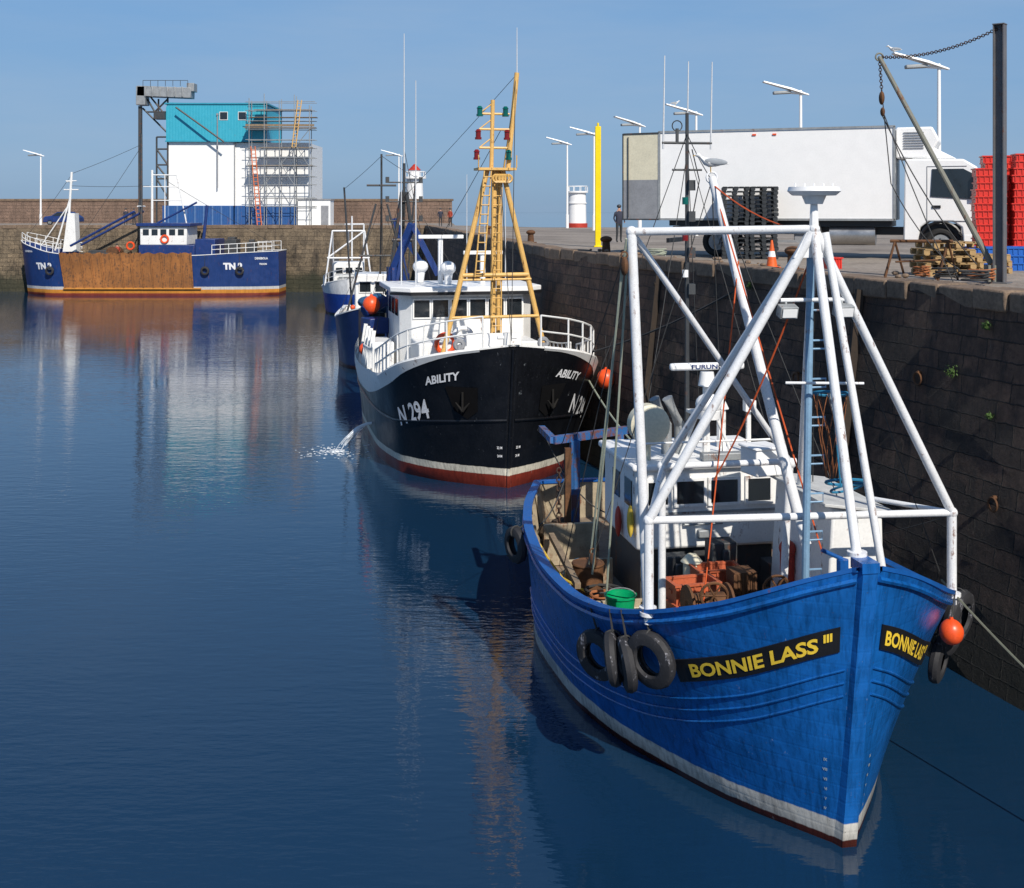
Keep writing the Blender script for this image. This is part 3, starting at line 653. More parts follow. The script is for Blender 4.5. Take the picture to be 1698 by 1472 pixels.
def crate(loc,rz,m,label,d=(.75,.45,.32),group=None,cat='crate',name='fish_crate'):
    mb=MB(); a,b,h=d; t=.02
    mb.bb(-a/2,a/2,-b/2,b/2,0,t)
    for x0,x1,y0,y1 in((-a/2,a/2,-b/2,-b/2+t),(-a/2,a/2,b/2-t,b/2),(-a/2,-a/2+t,-b/2+t,b/2-t),(a/2-t,a/2,-b/2+t,b/2-t)): mb.bb(x0,x1,y0,y1,t,h-.03)
    mb.bb(-a/2-.03,a/2+.03,-b/2-.03,-b/2+.03,h-.035,h);mb.bb(-a/2-.03,a/2+.03,b/2-.03,b/2+.03,h-.035,h);mb.bb(-a/2-.03,-a/2+.03,-b/2+.03,b/2-.03,h-.035,h);mb.bb(a/2-.03,a/2+.03,-b/2+.03,b/2-.03,h-.035,h)
    for i in range(6):
        x=-a/2+a*(i+.5)/6; mb.bb(x-.012,x+.012,-b/2-.02,-b/2-.0005,.03,h-.04)
    for s_ in(-1,1): mb.bb(*( (-a/2-.015,-a/2-.0005) if s_<0 else (a/2+.0005,a/2+.015)),-.06,.06,h*.45,h*.6)
    o=mb.obj(name,None,m,False); o.location=loc; o.rotation_euler=(0,0,rz); tag(o,label,cat,group); return o
for p,rz in(((-.95,4.15,1.56),.1),((-.95,4.15,1.87),.15),((-.92,4.15,2.18),.05),((-.3,4.75,1.55),-.1),((-.3,4.75,1.87),-.1),((-.3,4.75,2.19),-.05)): crate(MBL@Vector(p),rad(13)+rz,SAL,'faded orange fish crate on the boat deck',group='fish crates on the boat deck')
crate(MBL@Vector((-1.9,4.7,1.5)),.4,CREAM,'pale plastic fish box on the boat deck',group='fish crates on the boat deck')
def tyre(loc,axis,Rr,label,m=SCUFF,wd=1.25,rope=None,group='tyre fenders hung on the boats'):
    e=thing('tyre_fender',label,'tyre',(0,0,0),group=group); mb=MB(); n=30; ax=Vector(axis).normalized(); x,y=mb.frame(ax); c=Vector(loc); r=Rr*.3
    prof=[(-.62,-.5),(-.62,.2),(-.45,.75),(0,.95),(.45,.75),(.62,.2),(.62,-.5),(.35,-.72),(.3,-.55),(.42,.0),(0,.6),(-.42,0),(-.3,-.55),(-.35,-.72)]
    vs=[];k=len(prof)
    for i in range(n):
        a=2*math.pi*i/n; d=x*math.cos(a)+y*math.sin(a)
        for px,pr in prof: vs.append(c+ax*px*r*wd+d*(Rr*.72+pr*r*(1 if i%2 or abs(px)>.5 or pr<0 else .97)))
    mb.add(vs,[(i*k+j,i*k+(j+1)%k,((i+1)%n)*k+(j+1)%k,((i+1)%n)*k+j) for i in range(n) for j in range(k)])
    mb.obj('tyre',e,m)
    if rope is not None:
        mb=MB(); mb.path([rope,c+Vector((0,0,Rr*.75))],.016,5); mb.torus(c+Vector((0,0,Rr*.72)),Rr*.3,.016,ax.cross(Vector((0,0,1))),14,5); mb.obj('hanging_rope',e,ROPED)
    return e
def hullhang(H,Mx,side,s,z,Rr,label,out=.14,yaw=0):
    u=s/H.L; p=H.pt(side,u,z,out+.02); n=(H.pt(side,u,z,1)-H.pt(side,u,z)); n.z*=.3; n=Matrix.Rotation(yaw,3,'Z')@n
    top=H.raw(side,u,H.sh(u)+.05); tyre(Mx@p,Mx.to_3x3()@n,Rr,label,rope=Mx@top)
hullhang(HB,MBL,-1,3.3,1.76,.40,'worn black tyre fender roped to the blue hull',.16,.35)
hullhang(HB,MBL,-1,2.66,2.02,.40,'scuffed tyre fender hanging edge-on against the blue hull',.26,-.75)
hullhang(HB,MBL,-1,2.40,2.02,.40,'scuffed tyre fender hanging edge-on against the blue hull',.26,-.6)
hullhang(HB,MBL,-1,1.98,2.18,.42,'large worn tyre fender against the blue hull',.18,.0)
hullhang(HB,MBL,-1,8.6,1.95,.36,'black tyre fender near the stern of the blue boat',.2,.5)
hullhang(HB,MBL,1,2.6,2.35,.42,'tyre fender between the blue boat and the quay',.28,-.5)
hullhang(HB,MBL,1,3.0,2.05,.42,'tyre fender between the blue boat and the quay',.4,-.6)
hullhang(HB,MBL,1,2.9,1.6,.38,'tyre fender between the blue boat and the quay',.4,-.4)
def buoy(loc,r,label,top):
    e=thing('buoy',label,'buoy',loc,group='orange buoys'); mb=MB(); mb.ball((0,0,0),(r,r,r*1.08),20,14); mb.cyl((0,0,r*.98),(0,0,r*1.25),r*.2,r*.14); mb.obj('buoy_body',e,ORANGE)
    mb=MB(); mb.path([(0,0,r*1.2),Vector(top)-Vector(loc)],.012,5); mb.obj('buoy_rope',e,ROPED)
p=MBL@HB.pt(1,1.55/11.9,2.45,.2); buoy(p,.17,'small round orange buoy hanging on the blue bow',MBL@HB.raw(1,1.7/11.9,HB.sh(1.7/11.9)+.05))
mb=MB(); mb.sag(MBL@Vector((2.3,2.2,2.9)),(7.9,14.5,1.35),.12,.018,14); mb.sag((7.9,14.5,1.35),(13.5,12.5,.2),.1,.018,8); o=mb.obj('mooring_rope',None,mat('weathered_rope',(.16,.17,.13),.9)); tag(o,'slack mooring rope running down from the blue bow','rope')

# ================================================================ ABILITY
AB=thing('fishing_trawler','black steel trawler with white wheelhouse and ochre mast','boat',(.05,35.9,0),rad(13))
MAB=Matrix.Translation((.05,35.9,0))@Matrix.Rotation(rad(13),4,'Z')
HA=Hull(18,.8,[0,.2,.5,1,2,3,5,8,11,14,18],[.14,.95,1.6,2.35,3.15,3.45,3.6,3.55,3.5,3.3,2.7],[4.38,4.28,4.18,4.02,3.7,3.35,2.85,2.45,2.35,2.45,2.6],[.8,1.5,2.5,4,7,12,18],[.1,1.05,2.1,2.95,3.3,3.2,2.4],1.35)
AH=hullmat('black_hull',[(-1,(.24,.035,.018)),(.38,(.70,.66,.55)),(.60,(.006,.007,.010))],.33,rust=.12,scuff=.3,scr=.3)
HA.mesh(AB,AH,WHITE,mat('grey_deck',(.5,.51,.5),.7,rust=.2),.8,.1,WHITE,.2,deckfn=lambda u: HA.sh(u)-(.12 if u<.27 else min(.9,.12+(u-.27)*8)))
mb=MB()
for side in(-1,1):
    vs=[];n=50
    for i in range(n+1):
        u=.012+.95*(i/n)**1.3; k=min(1,max(0,(u-.03)/.12)); zs=HA.sh(u); vs+=[HA.pt(side,u,zs-.06-.36*k,.02),HA.pt(side,u,zs+.02,.05),HA.pt(side,u,zs+.06+.34*max(0,min(1,(u-.2)/.15)),-.02)]
    mb.add(vs,[(3*i+j,3*i+j+1,3*i+4+j,3*i+3+j) for i in range(n) for j in(0,1)])
mb.obj('gunwale_band',AB,WHITE)
mb=MB(); mb.path([(0,HA.raw(1,0,z).y-.02,z) for z in(-.5,0,1,2,3,4.3)],.06,8); mb.obj('stem_bar',AB,AH)
ANCH=mat('anchor_black',(.016,.015,.014),.8,spec=.2)
for side in(-1,1):
    mb=MB(); mb.path([HA.pt(side,u,1.75+ .35*max(0,1-u*6),.0) for u in [(i/50)**1.4*.9 for i in range(51)]],.05,6); mb.obj('rubbing_strake',AB,AH)
    mb=MB(); vs,fs,tw=text2d('ABILITY',.34,.010,.25)
    HA.place(vs,fs,tw,side,.82,0,1.45,.03,side<0,mb); mb.obj('name_lettering',AB,WTXT,False,label='slanted white capitals reading ABILITY')
    mb=MB(); vs,fs,tw=text2d('N 294',.82,.02,.0)
    for v in vs: v.x*=.74
    tw*=.74
    HA.place(vs,fs,tw,side,1.85,0,2.6 if side<0 else 2.5,.03,side<0,mb); mb.obj('registration_lettering',AB,WTXT,False,label='white registration N 294')
    vs=[Vector(q) for q in((-.5,.4,0),(.5,.4,0),(.38,-.35,0),(0,-.6,0),(-.38,-.35,0))]
    pts=[]; mb=MB()
    f=HA.arc(side,1.6,0,4)
    for v in vs: u=f(1.35+v.x); pts.append(HA.pt(side,u,HA.sh(f(1.35))-1.45+v.y,.03))
    c0=sum(pts,Vector())/5; mb.add([c0]+pts,[(0,i+1,(i+1)%5+1) for i in range(5)]); mb.obj('anchor_pocket',AB,MATTE,False)
    mb=MB(); c=HA.pt(side,f(1.35),HA.sh(f(1.35))-1.4,.10); n=(HA.pt(side,f(1.35),c.z,1)-HA.pt(side,f(1.35),c.z)); a=Vector((-n.y,n.x,0)).normalized()
    mb.cyl(c+Vector((0,0,.22)),c-Vector((0,0,.35)),.035); mb.cyl(c-Vector((0,0,.3))-a*.22+Vector((0,0,.2)),c-Vector((0,0,.35)),.02,.05);mb.cyl(c-Vector((0,0,.3))+a*.22+Vector((0,0,.2)),c-Vector((0,0,.35)),.02,.05); mb.obj('anchor',AB,ANCH)
    mb=MB()
    for i,t in enumerate(['24 M','22 M']):
        vs,fs,tw=text2d(t,.11,.003); HA_=[HA.pt(side,.003+(v.x*.35 if side>0 else (tw-v.x)*.35)/18,.95+i*.26+v.y,.02) for v in vs]; mb.add(HA_,fs)
    mb.obj('draught_marks',AB,WTXT,False)
    railing(HA,AB,side,.012,.30,10,.95,WHITE,levels=(.5,1),r=.03)
    railing(HA,AB,side,.34,.55,7,.7,WHITE,levels=(1,),r=.03,z0=.4)
mb=MB(); mb.cyl((0,.9,4.1),(0,.9,4.7),.12,n=12); mb.cyl((-.3,.9,4.55),(.3,.9,4.55),.06); mb.obj('mooring_bitts',AB,WHITE)
mb=MB(); mb.bb(-1.0,1.0,2.6,3.6,3.4,4.1); mb.cyl((-.9,3,4.2),(.9,3,4.2),.28,n=16); mb.obj('foredeck_winch',AB,WHITE,bev=.03)
mb=MB(); mb.bb(-2.0,2.2,5.6,7.6,2.7,3.9); mb.obj('deck_shelter',AB,WHITE,bev=.05)
for x in(-1.3,1.4):
    mb=MB(); mb.cyl((x,1.9,3.7),(x,1.9,4.25),.1,n=10); mb.torus((x,1.9,4.25),.13,.07,(0,1,0),14,6); mb.obj('deck_vent',AB,GREY)
mb=MB(); wx0,wx1,wy0,wy1=-2.3,2.6,7.9,11.6
mb.poly([(wx0,wy0+.5,2.5),(wx0+.4,wy0,2.5),(wx1-.4,wy0,2.5),(wx1,wy0+.5,2.5),(wx1,wy1,2.5),(wx0,wy1,2.5)],(0,0,3.0)); mb.obj('wheelhouse',AB,WHITE,bev=.05)
mb=MB(); mb.poly([(wx0-.35,wy0+.3,5.5),(wx0+.3,wy0-.35,5.5),(wx1-.3,wy0-.35,5.5),(wx1+.35,wy0+.3,5.5),(wx1+.3,wy1+.3,5.5),(wx0-.3,wy1+.3,5.5)],(0,0,.18)); mb.obj('wheelhouse_roof',AB,WHITEC,bev=.03)
mb=MB(); mb.poly([(wx0-.36,wy0+.29,5.40),(wx0+.3,wy0-.37,5.40),(wx1-.3,wy0-.37,5.40),(wx1+.36,wy0+.29,5.40)],(0,0,.09)); mb.obj('roof_edge_trim',AB,BPAINT)
for i in range(6): window(AB,(wx0+.75+i*.68,wy0,4.9),.56,.62)
for i in range(3):
    mb=MB(); mb.bb(wx0-.03,wx0+.02,wy0+.75+i*.95,wy0+1.4+i*.95,4.6,5.2); mb.obj('window',AB,GLASS,False)
for c in((-1.1,5.5,3.55),(-.5,5.5,3.75),(0.1,5.5,3.5)):
    mb=MB(); mb.torus((0,0,0),.31,.085,(0,1,0),24,8); o=mb.obj('life_ring',None,ORANGE if c[0]!=-.5 else WHITEC); o.matrix_world=MAB@Matrix.Translation((c[0],c[1],c[2]+.35)); tag(o,'orange life ring hung on the trawler foredeck' if c[0]!=-.5 else 'white life ring hung on the trawler foredeck','life ring','life rings on the trawler')
# ochre mast
mb=MB(); F=2.9
LF=(-1.75,F,3.4);RF=(1.9,F+.3,3.4);PT=(.1,F+.3,9.75)
for a,b,rr in((LF,(-.15,F+.2,9.75),.085),(RF,(.35,F+.2,9.75),.085),((.1,F+.6,3.4),PT,.09),((.35,F+.9,3.4),(.3,F+.5,9.75),.07),((-1.35,F,5.0),(1.55,F+.2,5.0),.05),((-1.0,F+.05,6.35),(1.2,F+.2,6.35),.07),((-1.1,F+.05,6.2),(1.3,F+.2,6.2),.04),
   ((.0,F+.3,9.7),(.05,F+.3,12.0),.07),((.55,F+.3,9.7),(.85,F+.3,12.9),.08),((.6,F+1.2,9.7),(.88,F+.3,12.9),.03)): mb.cyl(a,b,rr,n=10)
mb.bb(-.5,.75,F-.1,F+.7,9.72,9.8)
for z in(10.45,11.05,11.55): mb.cyl((-.4,F+.3,z),(.6,F+.3,z),.04); mb.cyl((-.4,F+.3,z),(.05,F+.3,z+.35),.02)
for sx in(-.5,.75):
    mb.cyl((sx,F-.1,9.8),(sx,F-.1,10.2),.02)
for i in range(5): mb.torus((.1+i*.1,F,9.45),.12,.04,(0,1,0),10,5)
mb.obj('mast',AB,OCHRE)
mb=MB()
for s_ in(0,.28): mb.cyl((-.62+s_,F-.12,6.3),(-.3+s_*.8,F-.05,9.7),.025)
for i in range(11): t=i/11; mb.cyl((-.62+.32*t,F-.12,6.5+3.3*t),(-.34+.29*t,F-.12,6.5+3.3*t),.02,n=5)
mb.obj('mast_ladder',AB,OCHRE)
mb=MB()
for s_ in(0,.3): mb.cyl((.0+s_,F+.2,3.6),(.02+s_,F+.15,9.6),.022)
for i in range(19): mb.cyl((0,F+.18,3.8+i*.3),(.3,F+.18,3.8+i*.3),.018,n=5)
mb.obj('mast_ladder',AB,OCHRE)
for x,z,mm in((-.4,11.55,GREENL),(.45,11.55,GREENL),(-.45,10.8,REDL),(.5,10.8,REDL),(-.5,10.15,REDL),(.55,10.15,GREENL)):
    mb=MB(); mb.cyl((x,F+.2,z-.02),(x,F+.2,z+.16),.085,n=12); mb.cyl((x,F+.2,z+.16),(x,F+.2,z+.24),.11,.05,n=12); mb.cyl((x,F+.2,z-.09),(x,F+.2,z-.02),.11,n=12); mb.obj('navigation_light',AB,mm)
for a,b,r1 in(((-1.6,9,5.6),(-1.6,9,13.2),.03),((.9,F+.5,12.7),(.9,F+.5,14.4),.022),((-2.0,10,5.6),(-2.0,10,10.5),.025),((.5,10,5.6),(.5,10,9.8),.02),((1.2,10,5.6),(1.2,10,9.9),.02),((2.0,10,5.6),(2.0,10,9.2),.02)):
    mb=MB(); mb.cyl(a,b,r1,r1*.5,n=6); mb.obj('whip_antenna',AB,LSTEEL)
for c in((-.4,9,5.7),(-1.2,10.5,5.7)):
    mb=MB(); mb.ball((c[0],c[1],c[2]+.6),(.3,.3,.26)); mb.cyl(c,(c[0],c[1],c[2]+.5),.12,.2); mb.obj('radar_dome',AB,WHITEC)
mb=MB(); mb.cyl((-.6,9.5,5.6),(-.6,9.5,7.4),.1); mb.box((-.6,9.4,7.45),(1.7,.12,.14)); mb.obj('radar_scanner',AB,WHITEC,bev=.02)
mb=MB(); mb.cyl((1.0,9.5,5.6),(1.0,9.5,6.8),.1); mb.box((1.0,9.4,6.85),(1.5,.12,.14)); mb.obj('radar_scanner',AB,WHITEC,bev=.02)
mb=MB(); mb.cyl((-2.0,12.5,2.4),(-2.0,12.5,6.2),.25,n=12); mb.beam((-2.0,12.5,6.0),(-1.3,12.0,7.9),.26); mb.beam((-1.3,12,7.9),(-.3,11.8,5.9),.22); mb.beam((-1.9,12.3,5.4),(-1.6,12.1,7.3),.12)
mb.obj('deck_crane',AB,NAVY)
mb=MB()
for a,b in(((-2.2,15,2.4),(-1.3,15,9.2)),((-.2,15,2.4),(-1.1,15,9.2)),((-1.2,16.8,2.4),(-1.2,15,9.2)),((-2.0,15,5),(-.5,15,5)),((-1.7,15,7.2),(-.8,15,7.2))): mb.cyl(a,b,.08)
for z in(8,8.8,9.6): mb.cyl((-1.9,15,z),(-.5,15,z),.03); mb.box((-1.9,15,z+.1),(.14,.14,.25)); mb.box((-.5,15,z+.1),(.14,.14,.25))
mb.cyl((-1.2,15,9.1),(-1.2,15,10.4),.06); mb.obj('aft_mast',AB,DSTEEL)
mb=MB(); mb.cyl((-1.2,15,10.3),(-1.2,15,15.8),.035,.015,n=6); mb.obj('whip_antenna',AB,LSTEEL)
mb=MB()
for a,b in(((.8,F+.3,12.8),(-1.2,15,9)),((.3,F+.3,9.7),(0,.3,4.5)),((.8,F+.3,12.8),(0,.3,4.6)),((-1.2,15,9.5),(-2.8,17.5,2.8)),((-1.2,15,9.5),(-3.3,9,2.8)),((.3,F+.3,11),(-.6,9.5,7.4)),((-1.2,15,11),(.6,16,2.8)),((-1.2,15,9.5),(-2.6,12,3)),((-1.2,15,9.5),(.9,13,5.5))): mb.sag(a,b,.05,.012,6,4)
mb.obj('stay_wire',AB,ROPED)
mb=MB(); mb.bb(-3.3,-2.5,8.2,10.2,2.4,3.7); mb.obj('side_locker',AB,WHITE,bev=.05)
for i in range(4):
    mb=MB(); mb.beam((-3.45,8.5+i*.9,2.4),(-3.2,8.5+i*.9,4.1),.14); mb.obj('rail_post',AB,WHITE)
mb=MB(); mb.bb(-3.1,-2.3,12.5,15,2.0,4.4); mb.obj('net_drum',AB,BPAINT,bev=.05)
mb=MB(); mb.box((-2.8,11.6,4.0),(.8,.9,.6),rz=.3); mb.cyl((-3.2,12,4.5),(-2.3,12.4,4.9),.25); mb.obj('hauler',AB,NAVY,bev=.04)
mb=MB()
for i in range(9): mb.ball((-3.0+R.uniform(0,.8),13.2+R.uniform(0,.8),4.5+R.uniform(0,.5)),(.3,.3,.22),8,6)
mb.obj('net_heap',AB,mat('blue_net',(.02,.09,.2),.9,bmp=.05,bscale=8))
coil((2.2,4.4,3.1),.4,ROPEO,AB); coil((-2.2,4.2,3.15),.4,ROPEG,AB)
for x,yy,zz,rr in((-2.9,12.0,4.75,.34),(-3.3,10.6,3.2,.22)):
    l=MAB@Vector((x,yy,zz)); buoy(l,rr,'pinkish red buoy lashed on the trawler rail',l+Vector((0,0,.5)))
p=MAB@HA.pt(1,2.6/18,3.1,.45); buoy(p,.30,'round orange buoy hanging on the black trawler bow',MAB@HA.raw(1,2.6/18,HA.sh(2.6/18)+.9))
mb=MB(); mb.sag(MAB@Vector((2.9,2.4,3.8)),(6.6,30.5,6.95),.25,.03); o=mb.obj('mooring_rope',None,ROPED); tag(o,'dark mooring rope from the trawler bow to the quay','rope')
mb=MB(); mb.sag(MAB@Vector((3.1,2.8,3.0)),MBL@Vector((1.0,11.5,2.5)),.25,.025); o=mb.obj('mooring_rope',None,ROPEG); tag(o,'mooring rope between trawler and blue boat','rope')
def splash():
    m,nt,b=base('splash_water'); b.inputs['Base Color'].default_value=(.8,.85,.9,1); b.inputs['Roughness'].default_value=.3; return m
mb=MB(); p0=MAB@HA.pt(-1,7.2/18,.95,.02)
for k in range(46):
    vx=R.gauss(.95,.1); dz=R.uniform(-.04,.04); pts=[]
    for i in range(9):
        t=i/8; pts.append(p0+Vector((-vx*t*1.1+R.uniform(-.015,.015),-.25*t+R.gauss(0,.05)*t,-.93*t*t+dz)))
    t0=R.randint(0,3); mb.path(pts[t0:t0+R.randint(3,6)],R.uniform(.004,.010),4)
for k in range(200):
    a=R.uniform(0,6.28); rr=abs(R.gauss(0,.45)); mb.ball((p0.x-1.2+rr*math.cos(a)*1.7,p0.y-.25+rr*math.sin(a)*1.4,.002),(R.uniform(.015,.07),R.uniform(.008,.02),R.uniform(.003,.012)),6,4)
o=mb.obj('discharge_jet',None,splash()); tag(o,'jet of bilge water spilling from the black hull','water jet')

# ================================================================ SMALL BOAT
SB=thing('fishing_boat','small white and blue fishing boat with pale pipe masts','boat',(-13.0,96,0),rad(8))
HS=Hull(13,.5,[0,.5,1.5,3,6,13],[.1,.9,1.7,2.1,2.2,1.6],[3.0,2.85,2.6,2.3,2.1,2.1],[.5,1.5,3,6,13],[.08,.9,1.6,1.9,1.2],1.3)
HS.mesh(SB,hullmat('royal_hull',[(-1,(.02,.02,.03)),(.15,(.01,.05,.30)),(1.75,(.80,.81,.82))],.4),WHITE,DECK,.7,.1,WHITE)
mb=MB(); mb.bb(-1.2,1.3,3.5,6,1.4,4.2); mb.obj('wheelhouse',SB,WHITE,bev=.08)
for i in range(3): window(SB,(-.75+i*.8,3.5,3.5),.55,.5)
mb=MB()
for a,b in(((-1.9,2,2.4),(-1.3,2.4,6.8)),((1.9,2,2.4),(1.3,2.4,6.8)),((-1.3,2.4,6.8),(1.3,2.4,6.8)),((-1.7,2.2,4.6),(1.7,2.2,4.6)),((0,2.4,6.8),(0,5,4.2)),((.3,5,4.2),(.3,5,8.0)),((1.3,6,2),(1.3,6,7.3)),((-.3,5,7.3),(1.3,6,7.3)),((-1.3,2.4,6.8),(-1.2,6,2)),((1.3,2.4,6.8),(-1.7,2.2,4.6))): mb.cyl(a,b,.07)
mb.obj('gantry',SB,GANTRY)
railing(HS,SB,-1,.02,.3,6,.8,WHITE);railing(HS,SB,1,.02,.3,6,.8,WHITE)
mb=MB(); mb.bb(-1.6,-.8,7,9,1.4,4.4); mb.obj('net_drum',SB,DSTEEL)
mb=MB(); mb.bb(-.9,.9,1.4,2.0,2.2,3.0); mb.cyl((-.8,1.7,3.1),(.8,1.7,3.1),.2); mb.obj('deck_winch',SB,STEEL)
DB=thing('fishing_boat','dark fishing boat with orange floats and blue crane behind the trawler','boat',(-6.6,62,0),rad(8))
HD=Hull(15,.6,[0,.5,1.5,3,6,15],[.1,1.0,1.9,2.4,2.5,2.0],[3.6,3.4,3.1,2.8,2.5,2.4],[.6,1.5,3,6,15],[.08,1.0,1.9,2.3,1.5],1.3)
HD.mesh(DB,hullmat('dark_hull',[(-1,(.1,.02,.01)),(.2,(.01,.03,.12))],.4),WHITE,DECK,.7,.1,WHITE)
mb=MB(); mb.bb(-1.4,1.4,5,8,1.8,4.9); mb.obj('wheelhouse',DB,WHITE,bev=.08)
for i in range(3): window(DB,(-.85+i*.85,5,4.2),.6,.55)
mb=MB()
for a,b in(((-1.9,3,2.8),(-.3,3.4,8.8)),((1.9,3,2.8),(.3,3.4,8.8)),((0,5.5,4.5),(0,3.4,8.8)),((-1.2,3.2,6),(1.2,3.2,6)),((0,3.4,8.8),(0,3.4,11.5)),((-.8,3.4,9.8),(.8,3.4,9.8)),((1.5,9,2),(2.2,9,10.5)),((-1.5,9,2),(-2.0,9,9.8))): mb.cyl(a,b,.055)
mb.obj('mast',DB,DSTEEL)
mb=MB(); mb.cyl((1.3,4,2.6),(1.3,4,5),.25); mb.beam((1.3,4,5),(.7,4,8),.28); mb.beam((.7,4,7.9),(2.4,3.6,5.2),.24); mb.cyl((1.1,3.8,5.2),(.9,3.8,7),.08); mb.obj('deck_crane',DB,NAVY)
mb=MB()
for i in range(14): mb.ball((-1.6+R.uniform(0,3),2+R.uniform(0,1.5),3.2+R.uniform(0,.5)),R.uniform(.12,.2),10,7)
mb.obj('float_heap',DB,ORANGE)
mb=MB()
for a,b in(((0,3.4,11.4),(0,.3,3.7)),((0,3.4,11.4),(-2,9,9.7)),((0,3.4,8.8),(-2.3,6,2.6)),((0,3.4,8.8),(2.3,6,2.6)),((0,3.4,11.4),(2.2,9,10.4))): mb.sag(a,b,.05,.015,6,4)
mb.obj('stay_wire',DB,ROPED)

# ================================================================ DREDGER (beam on)
TN=thing('scallop_dredger','navy blue dredger with heavily rusted side and white upperworks','boat',(-50.0,123,0),rad(-90))
HT=Hull(26.6,.7,[0,.6,2,4,6,18,22,25,26.6],[.15,1.2,2.3,3.1,3.4,3.4,3.3,2.9,2.2],[5.4,5.2,4.8,4.3,4.1,4.0,4.2,4.35,4.4],[.7,2,5,18,24,26.6],[.1,1.5,3.1,3.3,2.8,1.8],1.2)
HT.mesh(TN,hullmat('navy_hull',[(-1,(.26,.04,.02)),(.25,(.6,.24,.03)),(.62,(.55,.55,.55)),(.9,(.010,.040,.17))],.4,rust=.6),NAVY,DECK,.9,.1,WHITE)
MTN=Matrix.Translation((-50.0,123,0))@Matrix.Rotation(rad(-90),4,'Z'); LT=26.6
mb=MB()
n=52; vs=[]
for i in range(n+1):
    s_=5.2+13*i/n; u=s_/LT
    for z in(.75,1.6,2.5,3.4,4.25+.08*math.sin(i*1.3)): vs.append(HT.pt(1,u,z,.10))
mb.add(vs,[(5*i+j,5*i+j+1,5*i+6+j,5*i+5+j) for i in range(n) for j in range(4)])
for i in range(14): s_=5.2+i; mb.beam(HT.pt(1,s_/LT,.8,.15),HT.pt(1,s_/LT,4.3,.15),.12)
mb.obj('rusted_side_plating',TN,mat('orange_rust',(.40,.16,.045),.85,var=.55,scale=.35,rust=.45,rustcol=(.09,.045,.025),bmp=.01,bscale=3,fine=.12))
mb=MB(); mb.path([HT.pt(1,s_/LT,.72,.12) for s_ in range(5,20)],.1,6); mb.obj('rubbing_bar',TN,mat('orange_rust_bar',(.6,.25,.04),.8))
for s0 in(2.2,21.3):
    vs,fs,tw=text2d('TN 2',.85,.05); mb=MB(); mb.add([HT.pt(1,(s0+v.x)/LT,2.6+v.y,.04) for v in vs],fs); mb.obj('registration_lettering',TN,WTXT,False,label='white registration TN on navy hull')
for s0,z,t,sz in((24.4,3.6,'DENEBOLA',.30),(24.8,3.05,'TROON',.24),(.9,4.3,'DENEBOLA',.26)):
    vs,fs,tw=text2d(t,sz,.01); mb=MB(); mb.add([HT.pt(1,min((s0+v.x*.8)/LT,.995),z+v.y,.05) for v in vs],fs); mb.obj('name_lettering',TN,WTXT,False)
mb=MB()
mb.bb(-2.2,2.2,12.6,18.2,3.2,5.0); mb.obj('deckhouse',TN,NAVY,bev=.05)
mb=MB(); mb.bb(-2.0,2.1,12.7,17.4,5.0,6.9); mb.obj('wheelhouse',TN,WHITE,bev=.08)
mb=MB(); mb.bb(-2.3,2.4,12.4,17.8,6.9,7.2); mb.obj('wheelhouse_roof',TN,NAVY,bev=.03)
for i in range(5):
    mb=MB(); mb.bb(2.08,2.14,13.0+i*.88,13.6+i*.88,6.0,6.6); mb.obj('window',TN,GLASS,False)
mb=MB(); mb.bb(-2,2,18.2,20.2,3.2,5.6); mb.obj('engine_casing',TN,NAVY,bev=.05)
mb=MB()
for a,b,r_ in(((0,13.3,7.2),(0,13.3,12.6),.12),((-1.2,12.2,8.9),(1.2,12.2,8.9),.07),((0,13.3,12.1),(0,15.8,12.1),.06),((0,15.8,12.1),(0,16.8,7.2),.07),((0,12.4,10.9),(0,15.8,10.9),.05),((0,13.3,9.5),(0,16.3,9.5),.05),((0,14.6,7.2),(0,14.6,12.1),.05)): mb.cyl(a,b,r_)
mb.obj('signal_mast',TN,WHITE)
mb=MB(); mb.cyl((0,12.2,4),(0,12.2,16.3),.15,.12); mb.obj('derrick_post',TN,DSTEEL)
mb=MB()
for a,b,r_ in(((0,4.6,4.4),(0,5.1,12.4),.12),((0,3.4,4.4),(0,4.9,9.6),.09),((-.8,4.9,11.4),(.8,4.9,11.4),.05),((0,4.3,10.6),(0,5.8,10.6),.06),((0,4.5,11.5),(0,5.6,11.5),.05),((0,2.0,4.9),(0,4.9,9.2),.06)): mb.cyl(a,b,r_)
mb.poly([(-.6,4.4,4.3),(-.6,5.8,4.3),(-.6,5.6,8.2),(-.6,4.9,8.2)],(1.2,0,0))
mb.obj('bow_mast',TN,WHITE)
for a,b,r_ in(((1.5,5.5,4.9),(1.5,12,8.4),.12),((-1.5,5.5,4.9),(-1.5,12,8.4),.12),((0,18.5,5),(0,18.9,9),.16),((.5,14,7.2),(.5,18,9.3),.1)):
    mb=MB(); mb.cyl(a,b,r_); mb.obj('derrick_boom',TN,NAVY)
for s0,s1 in((.3,5),(20.2,26)): railing(HT,TN,1,s0/LT,s1/LT,7,.9,WHITE,r=.035); railing(HT,TN,-1,s0/LT,s1/LT,7,.9,WHITE,r=.035)
for s_,z in((15.2,5.6),(11.4,4.9)):
    mb=MB(); mb.torus((0,0,0),.36,.1,(1,0,0),18,6); o=mb.obj('life_ring',None,ORANGE); o.matrix_world=MTN@Matrix.Translation((2.2 if s_>12 else 1.0,s_,z)); tag(o,'orange life ring on the rusty dredger','life ring','life rings on the dredger')
mb=MB()
for a,b in(((0,5,12.2),(0,12.2,15.2)),((0,5,11),(0,13,11)),((0,13.3,12.4),(0,25.5,5.2)),((0,5,12),(0,.5,5.8)),((0,12.2,15),(1.5,6,5))): mb.sag(a,b,.1,.02,6,4)
